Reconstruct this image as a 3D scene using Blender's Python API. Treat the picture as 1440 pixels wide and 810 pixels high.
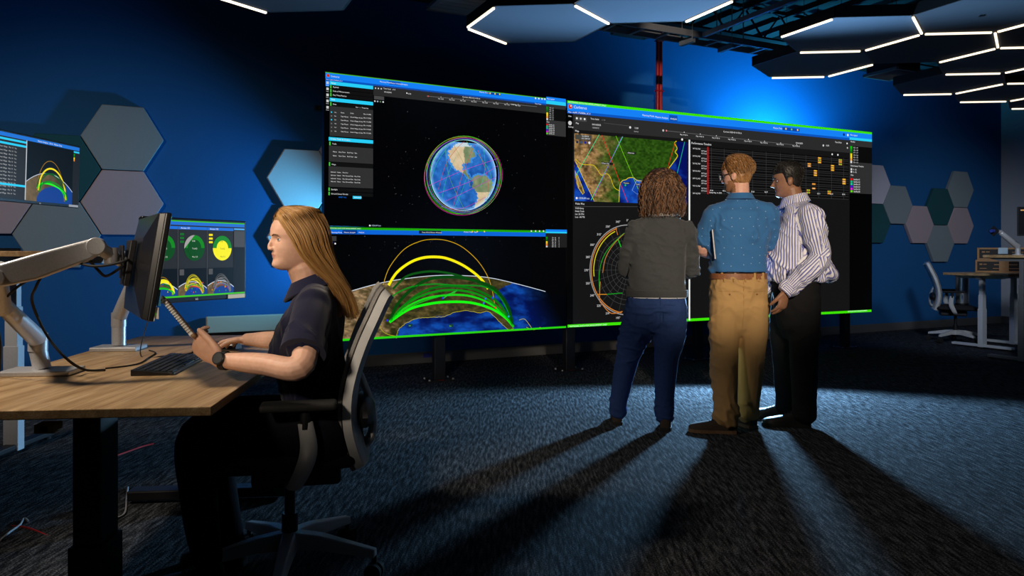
import bpy, bmesh, math, random
import numpy as np
from mathutils import Vector, Matrix
from mathutils.bvhtree import BVHTree
random.seed(7); np.random.seed(7)
S = bpy.context.scene
COL = S.collection
for o in list(bpy.data.objects): bpy.data.objects.remove(o)

# ------------------------------------------------------------------ camera
F, CX, HZ, CH = 1057.0, 720.0, 355.0, 1.15     # focal length (px of 1440), principal column, horizon row, eye height
cam = bpy.data.objects.new('camera', bpy.data.cameras.new('camera')); COL.objects.link(cam)
cam.location = (0, 0, CH); cam.rotation_euler = (math.pi/2, 0, 0)
cam.data.sensor_width = 36; cam.data.lens = 36*F/1440; cam.data.shift_y = -(405-HZ)/1440
cam.data.clip_start = .05
S.camera = cam

# room frame: e1 runs along the display wall, e2 points from that wall into the room
E1 = Vector((.895, .446, 0)).normalized(); E2 = Vector((E1.y, -E1.x, 0)); W0 = Vector((1.175, 8.87, 0))
def RW(t, d, z): return W0 + E1*t + E2*d + Vector((0, 0, z))

# ------------------------------------------------------------------ world, exposure, lights
w = bpy.data.worlds.new('world'); S.world = w; w.use_nodes = True
w.node_tree.nodes['Background'].inputs[0].default_value = (.35, .5, 1, 1)
w.node_tree.nodes['Background'].inputs[1].default_value = .004
vs = S.view_settings; vs.view_transform = 'Standard'; vs.look = 'None'; vs.exposure = 0; vs.gamma = 1; vs.use_curve_mapping = False

def spot(name, loc, target, energy, color, angle, blend, radius):
    d = bpy.data.lights.new(name, 'SPOT'); d.energy = energy; d.color = color
    d.spot_size = math.radians(angle); d.spot_blend = blend; d.shadow_soft_size = radius
    o = bpy.data.objects.new(name, d); COL.objects.link(o); o.location = loc
    o.rotation_euler = (Vector(target)-Vector(loc)).to_track_quat('-Z', 'Y').to_euler(); return o
# blue uplights standing behind the displays and washing the wall
spot('wall_wash_lamp', RW(-2.55, .62, 1.15), RW(-4.7, .05, 1.38), 240, (.09, .54, 1), 82, .9, .05)
spot('wall_wash_lamp', RW(2.45, .60, 2.36), RW(2.5, .2, 3.6), 330, (.04, .56, 1), 165, .6, .05)
# floor lamp behind the three people
spot('floor_kicker_lamp', (2.05, 6.72, .95), (1.55, 3.2, .90), 720, (.32, .64, 1), 155, .35, .08)
# unseen lamps outside the view: two keys for group and desk, the rest added
spot('unseen_spot', (1.3, -.3, 2.45), (1.45, 4.9, 1.58), 1150, (1, .84, .64), 24, .55, .10)
spot('unseen_spot', (-2.5, 1.75, 2.75), (-1.05, 2.55, .95), 215, (1, .86, .70), 62, .8, .16)
spot('unseen_spot', (-1.15, -.35, 2.1), (-.70, 2.6, 1.20), 260, (1, .84, .66), 25, .7, .14)  # added camera-side fill for the seated woman's face and hair
spot('unseen_spot', (-3.1, 2.35, 2.6), RW(-5.25, 0, .62), 150, (1, .86, .72), 70, .85, .12)  # added spot brightening the left wall panels and the raised desk edge
spot('unseen_spot', (.9, 3.0, 3.45), (1.7, 8.72, 2.95), 420, (1, .85, .7), 9, .6, .03)  # added narrow spot, only there to make the pipe show red
spot('unseen_spot', (3.45, 4.6, 2.7), (6.0, 9.9, .9), 300, (.80, .88, 1), 40, .9, .2)  # added fill for the far desk and empty chair
spot('unseen_spot', (7.4, 6.9, 2.9), (6.4, 10.6, 1.3), 90, (.80, .88, 1), 62, .9, .2)  # added weak fill for the pale side wall

# ------------------------------------------------------------------ measuring helpers (pixel of the photo + depth -> place)
def at(x, y, Y): return Vector(((x-CX)/F*Y, Y, CH+(HZ-y)/F*Y))
def srgb(r, g, b):
    f = lambda c: ((c/255)/12.92 if c/255 <= .04045 else ((c/255+.055)/1.055)**2.4)
    return (f(r), f(g), f(b))

# ------------------------------------------------------------------ materials
def mat(name, color, rough=.6, metal=0, spec=.5, emit=None, estr=0):
    m = bpy.data.materials.new(name); m.use_nodes = True
    b = m.node_tree.nodes['Principled BSDF']
    b.inputs['Base Color'].default_value = (*color, 1); b.inputs['Roughness'].default_value = rough
    b.inputs['Metallic'].default_value = metal; b.inputs['Specular IOR Level'].default_value = spec
    if emit: b.inputs['Emission Color'].default_value = (*emit, 1); b.inputs['Emission Strength'].default_value = estr
    return m
def nodes(m): return m.node_tree.nodes, m.node_tree.links, m.node_tree.nodes['Principled BSDF']
def noisy(name, c1, c2, scale, rough=.7, stretch=(1, 1, 1), bump=.2, bdist=.002, detail=6, spec=.4, metal=0, rot=0, contrast=(.35, .65), sheen=0):
    m = mat(name, c1, rough, metal, spec); N, L, b = nodes(m)
    tc = N.new('ShaderNodeTexCoord'); mp = N.new('ShaderNodeMapping'); mp.inputs['Scale'].default_value = stretch; mp.inputs['Rotation'].default_value = (0, 0, rot)
    nz = N.new('ShaderNodeTexNoise'); nz.inputs['Scale'].default_value = scale; nz.inputs['Detail'].default_value = detail
    cr = N.new('ShaderNodeValToRGB'); cr.color_ramp.elements[0].color = (*c1, 1); cr.color_ramp.elements[1].color = (*c2, 1)
    cr.color_ramp.elements[0].position, cr.color_ramp.elements[1].position = contrast
    bp = N.new('ShaderNodeBump'); bp.inputs['Strength'].default_value = bump; bp.inputs['Distance'].default_value = bdist
    L.new(tc.outputs['Object'], mp.inputs[0]); L.new(mp.outputs[0], nz.inputs['Vector']); L.new(nz.outputs['Fac'], cr.inputs[0])
    L.new(cr.outputs[0], b.inputs['Base Color']); L.new(nz.outputs['Fac'], bp.inputs['Height']); L.new(bp.outputs[0], b.inputs['Normal'])
    if sheen: b.inputs['Sheen Weight'].default_value = sheen
    return m
def attr_mat(name, attr='Col', emission=True, rough=.5, spec=.3):
    m = mat(name, (0, 0, 0), rough, 0, spec); N, L, b = nodes(m)
    a = N.new('ShaderNodeAttribute'); a.attribute_name = attr
    if emission: L.new(a.outputs['Color'], b.inputs['Emission Color']); b.inputs['Emission Strength'].default_value = 1
    else: L.new(a.outputs['Color'], b.inputs['Base Color'])
    return m

M = {}
M['wall'] = noisy('blue_wall_paint', (.014, .115, .33), (.016, .125, .355), 90, .75, bump=.08, bdist=.001, spec=.2)
M['wall_grey'] = noisy('pale_wall_paint', (.50, .52, .56), (.53, .55, .59), 60, .8, bump=.06, bdist=.001, spec=.2)
M['wall_dark'] = mat('charcoal_wall_paint', (.03, .032, .04), .9)
M['ceiling'] = noisy('black_ceiling_paint', (.010, .011, .013), (.014, .015, .018), 12, .9, bump=.1)
M['deck'] = mat('galvanised_deck', (.30, .34, .40), .45, .6)
M['baseboard'] = mat('grey_rubber_base', (.10, .10, .10), .6)
M['black'] = mat('black_powder_coat', (.012, .012, .014), .45)
M['black_gloss'] = mat('black_plastic', (.010, .010, .012), .28)
M['bezel'] = mat('black_bezel', (.008, .008, .009), .35)
M['white_plastic'] = noisy('white_plastic', (.62, .62, .62), (.66, .66, .65), 40, .42, bump=.03, spec=.4)
M['white_metal'] = noisy('white_powder_coat', (.58, .60, .64), (.62, .64, .68), 120, .45, bump=.04, bdist=.0005)
M['grey_metal'] = mat('grey_powder_coat', (.16, .165, .18), .45, .2)
M['silver'] = noisy('silver_paint', (.52, .52, .54), (.58, .58, .60), 180, .36, bump=.03, bdist=.0004, metal=.35)
M['steel'] = noisy('brushed_steel', (.55, .55, .57), (.68, .68, .70), 30, .25, stretch=(1, 1, 60), bump=.05, metal=.9)
M['red'] = mat('red_pipe_paint', (.55, .012, .016), .4)
M['red_cable'] = mat('red_cable_jacket', (.5, .02, .02), .5)
M['grey_cable'] = mat('grey_cable_jacket', (.45, .45, .47), .5)
M['cream'] = mat('cream_enamel', (.58, .56, .44), .5)
M['blue_tape'] = mat('blue_masking_tape', (.02, .03, .28), .7)
M['felt_grey'] = noisy('grey_felt', (.22, .27, .30), (.29, .34, .37), 420, .95, bump=.5, bdist=.001, spec=.1)
M['felt_pink'] = noisy('mauve_felt', (.42, .33, .37), (.50, .40, .44), 420, .95, bump=.5, bdist=.001, spec=.1)
M['felt_lav'] = noisy('pale_lavender_felt', (.56, .54, .66), (.64, .62, .73), 420, .95, bump=.5, bdist=.001, spec=.1)
M['felt_teal'] = noisy('dark_teal_felt', (.018, .085, .105), (.028, .11, .13), 420, .95, bump=.5, bdist=.001, spec=.1)
M['felt_light'] = noisy('pale_grey_felt', (.55, .60, .62), (.66, .70, .72), 420, .95, bump=.5, bdist=.001, spec=.1)
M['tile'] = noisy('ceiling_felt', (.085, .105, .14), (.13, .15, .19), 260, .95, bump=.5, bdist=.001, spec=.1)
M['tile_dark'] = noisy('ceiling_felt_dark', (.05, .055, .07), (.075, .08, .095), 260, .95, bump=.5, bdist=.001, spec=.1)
M['led'] = mat('warm_led_diffuser', (.9, .85, .75), .5, emit=(1, .84, .62), estr=1.7)
M['cardboard'] = noisy('cardboard', (.36, .19, .085), (.43, .24, .11), 40, .85, stretch=(1, 1, 6), bump=.1)
M['print_black'] = mat('black_carton_print', (.015, .013, .012), .7)
M['label_blue'] = mat('pale_blue_carton_label', (.45, .6, .7), .6)
M['paper'] = mat('white_paper', (.75, .74, .70), .8)
M['kraft'] = mat('brown_card_cover', (.42, .30, .24), .8)
M['wire'] = mat('dark_wire', (.05, .045, .04), .4, .8)
M['rubber'] = mat('black_rubber', (.012, .012, .012), .8)
M['mesh_fabric'] = noisy('grey_mesh_fabric', (.20, .19, .18), (.36, .34, .32), 900, .9, bump=.6, bdist=.001, detail=2)
M['seat_fabric'] = noisy('black_seat_fabric', (.012, .012, .014), (.024, .024, .027), 600, .95, bump=.4, bdist=.001)
M['screen'] = attr_mat('display_image', 'Col', True, .35, .2)

def wood_mat(name, c1, c2, c3, rot):
    m = mat(name, c1, .42, 0, .4); N, L, b = nodes(m)
    tc = N.new('ShaderNodeTexCoord'); mp = N.new('ShaderNodeMapping'); mp.inputs['Rotation'].default_value = (0, 0, rot); mp.inputs['Scale'].default_value = (1, .07, 1)
    n1 = N.new('ShaderNodeTexNoise'); n1.inputs['Scale'].default_value = 34; n1.inputs['Detail'].default_value = 7; n1.inputs['Distortion'].default_value = .35
    mp2 = N.new('ShaderNodeMapping'); mp2.inputs['Rotation'].default_value = (0, 0, rot); mp2.inputs['Scale'].default_value = (1, .025, 1)
    n2 = N.new('ShaderNodeTexNoise'); n2.inputs['Scale'].default_value = 260; n2.inputs['Detail'].default_value = 3
    cr = N.new('ShaderNodeValToRGB'); e = cr.color_ramp.elements
    e[0].position, e[0].color = .33, (*c3, 1); e[1].position, e[1].color = .68, (*c2, 1); k = cr.color_ramp.elements.new(.5); k.color = (*c1, 1)
    mx = N.new('ShaderNodeMixRGB'); mx.blend_type = 'MULTIPLY'; mx.inputs[0].default_value = .45
    c2r = N.new('ShaderNodeValToRGB'); c2r.color_ramp.elements[0].position = .38; c2r.color_ramp.elements[0].color = (.42, .34, .26, 1); c2r.color_ramp.elements[1].position = .56
    bp = N.new('ShaderNodeBump'); bp.inputs['Strength'].default_value = .12; bp.inputs['Distance'].default_value = .001
    L.new(tc.outputs['Object'], mp.inputs[0]); L.new(tc.outputs['Object'], mp2.inputs[0]); L.new(mp.outputs[0], n1.inputs['Vector']); L.new(mp2.outputs[0], n2.inputs['Vector'])
    L.new(n1.outputs['Fac'], cr.inputs[0]); L.new(n2.outputs['Fac'], c2r.inputs[0]); L.new(cr.outputs[0], mx.inputs[1]); L.new(c2r.outputs[0], mx.inputs[2])
    L.new(mx.outputs[0], b.inputs['Base Color']); L.new(n2.outputs['Fac'], bp.inputs['Height']); L.new(bp.outputs[0], b.inputs['Normal']); return m
M['oak'] = wood_mat('oak_veneer', (.50, .325, .160), (.62, .43, .235), (.37, .225, .105), math.radians(6))
M['oak_edge'] = noisy('oak_edge_band', (.40, .25, .125), (.50, .33, .18), 60, .5, stretch=(1, 1, 14), bump=.08)

def carpet_mat():
    m = mat('loop_pile_carpet', (.05, .05, .06), 1, 0, .05); N, L, b = nodes(m)
    tc = N.new('ShaderNodeTexCoord')
    def nz(scale, st, rot, det=3):
        mp = N.new('ShaderNodeMapping'); mp.inputs['Rotation'].default_value = (0, 0, rot); mp.inputs['Scale'].default_value = st
        n = N.new('ShaderNodeTexNoise'); n.inputs['Scale'].default_value = scale; n.inputs['Detail'].default_value = det
        L.new(tc.outputs['Object'], mp.inputs[0]); L.new(mp.outputs[0], n.inputs['Vector']); return n
    a = nz(70, (1, .14, 1), math.radians(-62)); c = nz(150, (1, 1, 1), 0, 2); d = nz(3, (1, 1, 1), 0, 4)
    m1 = N.new('ShaderNodeMath'); m1.operation = 'MULTIPLY'; L.new(a.outputs['Fac'], m1.inputs[0]); L.new(c.outputs['Fac'], m1.inputs[1])
    cr = N.new('ShaderNodeValToRGB'); e = cr.color_ramp.elements
    e[0].position, e[0].color = .16, (.008, .009, .011, 1); e[1].position, e[1].color = .40, (.19, .20, .215, 1); k = e.new(.26); k.color = (.048, .051, .057, 1)
    mx = N.new('ShaderNodeMixRGB'); mx.blend_type = 'MULTIPLY'; mx.inputs[0].default_value = .35
    L.new(m1.outputs[0], cr.inputs[0]); L.new(cr.outputs[0], mx.inputs[1]); L.new(d.outputs['Fac'], mx.inputs[2]); L.new(mx.outputs[0], b.inputs['Base Color'])
    bp = N.new('ShaderNodeBump'); bp.inputs['Strength'].default_value = .8; bp.inputs['Distance'].default_value = .006
    L.new(m1.outputs[0], bp.inputs['Height']); L.new(bp.outputs[0], b.inputs['Normal']); return m
M['carpet'] = carpet_mat()

# ------------------------------------------------------------------ mesh helpers
WO = {}
def link(name, me, parent=None, origin=None):
    o = bpy.data.objects.new(name, me); COL.objects.link(o)
    if parent is not None: o.parent = parent; WO[o] = WO[parent]
    else:
        org = Vector(origin) if origin is not None else Vector((0, 0, 0)); o.location = org; WO[o] = org
    return o
def empty(name, loc=(0, 0, 0)):
    o = bpy.data.objects.new(name, None); COL.objects.link(o); o.location = loc; WO[o] = Vector(loc); o.empty_display_size = .1; return o
def tag(o, label, cat, group=None, kind=None):
    if label: o['label'] = label
    if cat: o['category'] = cat
    if group: o['group'] = group
    if kind: o['kind'] = kind
    return o
def lab(o, label): o['label'] = label; return o

class MB:
    def __init__(s): s.v = []; s.f = []; s.mi = []; s.cur = 0
    def add(s, vs, fs):
        k = len(s.v); s.v += [Vector(p) for p in vs]; s.f += [tuple(i+k for i in f) for f in fs]; s.mi += [s.cur]*len(fs); return s
    def box(s, c, size, R=None):
        c = Vector(c); hx, hy, hz = [q/2 for q in size]; P = []
        for x in (-hx, hx):
            for y in (-hy, hy):
                for z in (-hz, hz):
                    p = Vector((x, y, z)); P.append(c + (R @ p if R else p))
        return s.add(P, [(0, 1, 3, 2), (4, 6, 7, 5), (0, 4, 5, 1), (2, 3, 7, 6), (0, 2, 6, 4), (1, 5, 7, 3)])
    def slab(s, o, a, b, n):                       # parallelepiped: corner o, edge vectors a, b, thickness vector n
        o, a, b, n = map(Vector, (o, a, b, n)); P = [o, o+a, o+a+b, o+b, o+n, o+a+n, o+a+b+n, o+b+n]
        return s.add(P, [(0, 3, 2, 1), (4, 5, 6, 7), (0, 1, 5, 4), (1, 2, 6, 5), (2, 3, 7, 6), (3, 0, 4, 7)])
    def prism(s, pts, n):                          # polygon (3D points) extruded by n
        k = len(pts); n = Vector(n); P = [Vector(p) for p in pts]; P += [p+n for p in P]
        return s.add(P, [tuple(range(k))[::-1], tuple(range(k, 2*k))] + [(i, (i+1) % k, (i+1) % k+k, i+k) for i in range(k)])
    def rings(s, rings, cap=True):
        k = len(rings[0]); P = [Vector(p) for r in rings for p in r]; Fc = []
        for j in range(len(rings)-1):
            for i in range(k): Fc.append((j*k+i, j*k+(i+1) % k, (j+1)*k+(i+1) % k, (j+1)*k+i))
        if cap:
            P.append(sum((Vector(p) for p in rings[0]), Vector())/k); P.append(sum((Vector(p) for p in rings[-1]), Vector())/k); a = len(P)-2
            for i in range(k): Fc.append((a, (i+1) % k, i)); Fc.append((a+1, (len(rings)-1)*k+i, (len(rings)-1)*k+(i+1) % k))
        return s.add(P, Fc)
    def tube(s, pts, r, n=8, rb=None, side=None, sm=0, round_ends=False):
        pts = [Vector(p) for p in pts]; r = list(r) if hasattr(r, '__len__') else [r]*len(pts)
        rb = (list(rb) if hasattr(rb, '__len__') else [rb]*len(pts)) if rb is not None else r[:]
        if sm:
            pts, r, rb = crs(pts, r, rb, sm)
        if round_ends:
            for e in (0, -1):
                d = (pts[e]-pts[1 if e == 0 else -2]).normalized(); q = max(r[e], rb[e])*.6
                seq = [(.45, .87), (.8, .6), (1, .15)]
                for a, k in seq:
                    np_, nr, nb = pts[e]*1, 0, 0
                base, r0, b0 = pts[e].copy(), r[e], rb[e]
                ext = [(base+d*q*a, r0*k, b0*k) for a, k in seq]
                if e == 0: ext = ext[::-1]; pts = [x[0] for x in ext]+pts; r = [x[1] for x in ext]+r; rb = [x[2] for x in ext]+rb
                else: pts = pts+[x[0] for x in ext]; r = r+[x[1] for x in ext]; rb = rb+[x[2] for x in ext]
        R = []; prev = Vector(side) if side is not None else None
        for i, p in enumerate(pts):
            t = (pts[min(i+1, len(pts)-1)]-pts[max(i-1, 0)]).normalized()
            if prev is None:
                prev = Vector((0, 0, 1)) if abs(t.z) < .9 else Vector((1, 0, 0))
            a = prev-t*prev.dot(t)
            if a.length < 1e-6: a = t.orthogonal()
            a.normalize(); b = t.cross(a)
            if side is None: prev = a
            R.append([p+a*math.cos(q)*r[i]+b*math.sin(q)*rb[i] for q in [2*math.pi*j/n for j in range(n)]])
        return s.rings(R)
    def ell(s, c, rad, R=None, n=14, m=10):
        c = Vector(c); rings = []
        for j in range(1, m):
            ph = math.pi*j/m
            rings.append([c+(R if R else Matrix.Identity(3)) @ Vector((rad[0]*math.sin(ph)*math.cos(2*math.pi*i/n), rad[1]*math.sin(ph)*math.sin(2*math.pi*i/n), -rad[2]*math.cos(ph))) for i in range(n)])
        return s.rings(rings)
    def cyl(s, a, b, r, n=20, r2=None): return s.tube([a, b], [r, r if r2 is None else r2], n)
    def build(s, name, m, parent=None, origin=None, smooth=False, bevel=0, seg=2, ang=40):
        org = WO[parent] if parent is not None else (Vector(origin) if origin is not None else Vector((0, 0, 0)))
        me = bpy.data.meshes.new(name); me.from_pydata([tuple(p-org) for p in s.v], [], s.f)
        ms = m if isinstance(m, (list, tuple)) else [m]
        for q in ms: me.materials.append(M[q] if isinstance(q, str) else q)
        if len(ms) > 1: me.polygons.foreach_set('material_index', s.mi)
        bm = bmesh.new(); bm.from_mesh(me); bmesh.ops.recalc_face_normals(bm, faces=bm.faces); bm.to_mesh(me); bm.free()
        if smooth:
            me.polygons.foreach_set('use_smooth', [True]*len(me.polygons)); me.set_sharp_from_angle(angle=math.radians(ang))
        o = link(name, me, parent, origin)
        if bevel:
            b = o.modifiers.new('bevel', 'BEVEL'); b.width = bevel; b.segments = seg; b.limit_method = 'ANGLE'; b.angle_limit = math.radians(40)
        return o
def crs(pts, r, rb, k):
    P, A, B = [], [], []; n = len(pts)
    for i in range(n-1):
        p0, p1, p2, p3 = pts[max(i-1, 0)], pts[i], pts[i+1], pts[min(i+2, n-1)]
        for j in range(k):
            t = j/k; t2 = t*t; t3 = t2*t
            P.append(.5*((2*p1)+(p2-p0)*t+(2*p0-5*p1+4*p2-p3)*t2+(3*p1-p0-3*p2+p3)*t3)); s = t*t*(3-2*t)
            A.append(r[i]*(1-s)+r[i+1]*s); B.append(rb[i]*(1-s)+rb[i+1]*s)
    P.append(pts[-1]); A.append(r[-1]); B.append(rb[-1]); return P, A, B
def spline(pts, k=10): return crs([Vector(p) if len(p) == 3 else Vector((*p, 0)) for p in pts], [1]*len(pts), [1]*len(pts), k)[0]
def basis(fwd, up=(0, 0, 1)):                     # columns: fwd, left, up
    f = Vector(fwd).normalized(); u = Vector(up); l = u.cross(f).normalized(); u = f.cross(l); return Matrix((f, l, u)).transposed()
def copy_tree(o, parent=None):
    c = o.copy(); COL.objects.link(c); c.parent = parent
    for ch in list(o.children): copy_tree(ch, c)
    return c

# value noise (vectorised)
_perm = np.random.RandomState(3).rand(64, 64, 64).astype(np.float32)
def vnoise(x, y, z=0.0):
    x, y, z = np.broadcast_arrays(np.asarray(x, float), np.asarray(y, float), np.asarray(z, float))
    xi, yi, zi = np.floor(x).astype(int), np.floor(y).astype(int), np.floor(z).astype(int); fx, fy, fz = x-xi, y-yi, z-zi
    fx, fy, fz = [q*q*(3-2*q) for q in (fx, fy, fz)]; r = 0
    for a in (0, 1):
        for b in (0, 1):
            for c in (0, 1):
                r = r+_perm[(xi+a) % 64, (yi+b) % 64, (zi+c) % 64]*(fx if a else 1-fx)*(fy if b else 1-fy)*(fz if c else 1-fz)
    return r
def fbm(x, y, z=0.0, o=4):
    r, a, t = 0, 1, 0
    for i in range(o): r = r+a*vnoise(np.asarray(x)*2**i+17*i, np.asarray(y)*2**i+5*i, np.asarray(z)*2**i+9*i); t += a; a *= .5
    return r/t

# ------------------------------------------------------------------ room shell
def struct(o): o['kind'] = 'structure'; return o
TL, TR, DB, CZ = -9.5, 7.6, 11.5, 3.75
b = MB(); b.slab(RW(TL, 0, -.1), E1*(TR-TL), E2*DB, (0, 0, .1)); struct(b.build('floor', 'carpet', origin=(0, 0, 0)))
b = MB(); b.slab(RW(TL, 0, CZ), E1*(TR-TL), E2*DB, (0, 0, .1)); ceil = struct(b.build('ceiling', 'ceiling', origin=(0, 0, 0)))
b = MB(); b.slab(RW(TL, 0, 0), E1*(TR-TL), E2*-.12, (0, 0, CZ)); struct(b.build('wall_back', 'wall'))
b = MB(); b.slab(RW(TR, 0, 0), E2*DB, E1*.12, (0, 0, CZ)); struct(b.build('wall_right', 'wall_grey'))
b = MB(); b.slab(RW(TL, 0, 0), E2*DB, E1*-.12, (0, 0, CZ)); struct(b.build('wall_left', 'wall_dark'))
b = MB(); b.slab(RW(TL, DB, 0), E1*(TR-TL), E2*.12, (0, 0, CZ)); struct(b.build('wall_front', 'wall_dark'))
b = MB(); b.slab(RW(TL, 0, 0), E1*(TR-TL), E2*.014, (0, 0, .115)); struct(b.build('baseboard_back', 'baseboard', bevel=.004))
b = MB(); b.slab(RW(TR, .02, 0), E2*(DB-.02), E1*-.014, (0, 0, .115)); struct(b.build('baseboard_right', 'baseboard', bevel=.004))
# ceiling deck: ribs of the metal roof deck, and the black joists
for t in np.arange(-2.0, 5.6, .30):
    b = MB(); p = RW(t, .2, CZ-.045); b.prism([p, p+E1*.05+Vector((0, 0, -.0)), p+E1*.075+Vector((0, 0, .045)), p-E1*.025+Vector((0, 0, .045))], E2*4.4); b.build('deck_rib', 'ceiling', ceil)
for d in (1.35, 3.6, 5.8):
    b = MB(); b.slab(RW(-7, d, CZ-.32), E1*14.4, E2*.09, (0, 0, .02)); b.slab(RW(-7, d, CZ-.03), E1*14.4, E2*.09, (0, 0, .02))
    for t in np.arange(-7, 7.2, .5): b.tube([RW(t, d+.045, CZ-.31), RW(t+.25, d+.045, CZ-.02), RW(t+.5, d+.045, CZ-.31)], .012, 6)
    b.build('joist', 'ceiling', ceil)
b = MB(); b.slab(Vector((2.0, 6.55, CZ-.06)), E1*.62, E2*.9, (0, 0, .012)); dp = b.build('deck_panel', 'deck', ceil)
for i in range(5):
    b = MB(); p = Vector((2.0, 6.55, CZ-.085))+E1*(.06+.12*i); b.prism([p, p+E1*.05, p+E1*.07+Vector((0, 0, .025)), p-E1*.02+Vector((0, 0, .025))], E2*.9); b.build('deck_rib', 'deck', dp)

# ------------------------------------------------------------------ wall felt hexagons
HA, HS = .322, .326
def wall_hex(t0, z0, m, label, group):
    a = HA; pts = [RW(t0+a*math.cos(q), 0.004, z0+a*math.sin(q)) for q in [math.pi/3*i for i in range(6)]]
    b = MB(); b.prism(pts, E2*.05); o = b.build('wall_felt_panel', m, origin=RW(t0, 0.004, z0), bevel=.006); tag(o, label, 'wall panel', group)
def cells(t0, z0, lst, group):
    for c, r, m, label in lst: wall_hex(t0+1.5*HS*c, z0+math.sqrt(3)*HS*r, m, label, group)
cells(-5.12, 2.147, [(0, 0, 'felt_grey', 'grey felt hexagon, topmost of the cluster beside the left monitor'),
    (0, -1, 'felt_pink', 'mauve felt hexagon below the topmost grey one, behind the monitor arm'),
    (-1, -.5, 'felt_teal', 'dark teal felt hexagon mostly hidden behind the left monitor'),
    (-1, -1.5, 'felt_grey', 'grey felt hexagon below the left monitor, above the raised desk'),
    (-2, -1, 'felt_pink', 'mauve felt hexagon under the left monitor at the photo edge')], 'felt hexagons on the wall at left')
cells(-3.594, 1.858, [(0, 0, 'felt_light', 'pale felt hexagon lit bright blue just left of the video wall'),
    (1, .5, 'felt_lav', 'pale hexagon corner peeking out high behind the video wall edge'),
    (1, -.5, 'felt_teal', 'teal felt hexagon peeking out behind the video wall edge above the seated head'),
    (0, -1, 'felt_light', 'pale felt hexagon behind the face of the seated woman')], 'felt hexagons beside the video wall')
cells(5.5, 1.568, [(0, 0, 'felt_pink', 'mauve felt hexagon left of the dark teal one, on the far right wall stretch'),
    (1, .5, 'felt_teal', 'dark teal felt hexagon in the middle of the right cluster'),
    (1, -.5, 'felt_grey', 'lowest grey felt hexagon of the right cluster, above the far chair'),
    (2, 1, 'felt_grey', 'highest grey felt hexagon at the right end of the right cluster'),
    (2, 0, 'felt_pink', 'rightmost mauve felt hexagon below the highest grey one'),
    (-1, .5, 'felt_grey', 'grey felt hexagon nearest the right edge of the video wall'),
    (-2, 1, 'felt_lav', 'pale lavender felt hexagon cut by the right edge of the video wall'),
    (-2, 0, 'felt_teal', 'teal felt hexagon cut by the right edge of the video wall')], 'felt hexagons on the wall at right')

# ------------------------------------------------------------------ ceiling hexagons with LED strips
ZC = 2.9; CA = .553; RD = Vector((.083, .955, 0)).normalized()*.957; CD = Vector((RD.y, -RD.x, 0)).normalized()*.83; C0 = Vector((.2, 5.79, ZC))
def ceil_hex(c, r, strips, m, label):
    ctr = C0+CD*c+RD*r; ux, uy = CD.normalized(), RD.normalized()
    V = [ctr+ux*CA*.985*math.cos(q)+uy*CA*.985*math.sin(q) for q in [math.pi/3*i for i in range(6)]]
    e = empty('ceiling_hexagon', ctr); b = MB(); b.prism(V, (0, 0, .07)); b.build('felt_panel', m, e, bevel=.004)
    b = MB(); k = [ctr+(v-ctr)*1.012 for v in V]
    for i in range(6):
        a, q = V[i], V[(i+1) % 6]; n = ((a+q)/2-ctr).normalized(); b.slab(a, q-a, n*.012, (0, 0, .085))
    b.build('edge_frame', 'black', e)
    for i in strips:
        a, q = V[i], V[(i+1) % 6]; n = ((a+q)/2-ctr).normalized(); d = (q-a).normalized()
        b = MB(); b.slab(a+d*.02+n*.0-Vector((0, 0, .016)), (q-a)-d*.04, n*.018, (0, 0, .015)); b.build('led_strip', 'led', e, bevel=.003)
    for i in (0, 2, 4):
        p = ctr+(V[i]-ctr)*.6; b = MB(); b.cyl(p+Vector((0, 0, .06)), (p.x, p.y, CZ), .0022, 6); b.build('suspension_cable', 'black', e)
    tag(e, label, 'ceiling panel', 'hexagonal felt ceiling panels with light strips')
# edge i runs vertex i -> i+1; vertex 0 right, 1 far right, 2 far left, 3 left, 4 near left, 5 near right
ceil_hex(0, 0, (2, 3), 'tile', 'ceiling hexagon with two light strips forming a chevron, leftmost of the main cluster')
ceil_hex(1, -.5, (0, 2), 'tile', 'ceiling hexagon at the top edge between two slanted light strips, left of the cable tray')
ceil_hex(3, .5, (1, 3, 0, 5), 'tile', 'ceiling hexagon right of the cable tray with light strips on four edges')
ceil_hex(3, 1.5, (0, 1), 'tile', 'brightest blue ceiling hexagon hanging lowest in view above the wall glow')
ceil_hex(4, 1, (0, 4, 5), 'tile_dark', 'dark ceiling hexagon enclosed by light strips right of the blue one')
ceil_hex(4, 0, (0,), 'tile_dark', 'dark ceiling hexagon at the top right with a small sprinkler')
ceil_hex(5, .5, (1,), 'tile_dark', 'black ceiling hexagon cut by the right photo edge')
ceil_hex(5, 1.5, (0, 1), 'tile', 'grey ceiling hexagon with strips on its far edges at right')
ceil_hex(5, 2.5, (0, 1), 'tile', 'far ceiling hexagon beyond the open gap with hanging fixtures')
ceil_hex(6, 3, (0, 1, 4), 'tile', 'far mauve-grey ceiling hexagon right of the open gap')
ceil_hex(7, 3.5, (1,), 'tile', 'farthest ceiling hexagon above the pale side wall')
ceil_hex(-2, -1, (2,), 'tile_dark', 'dark ceiling hexagon at top left with one thin light strip')

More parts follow.
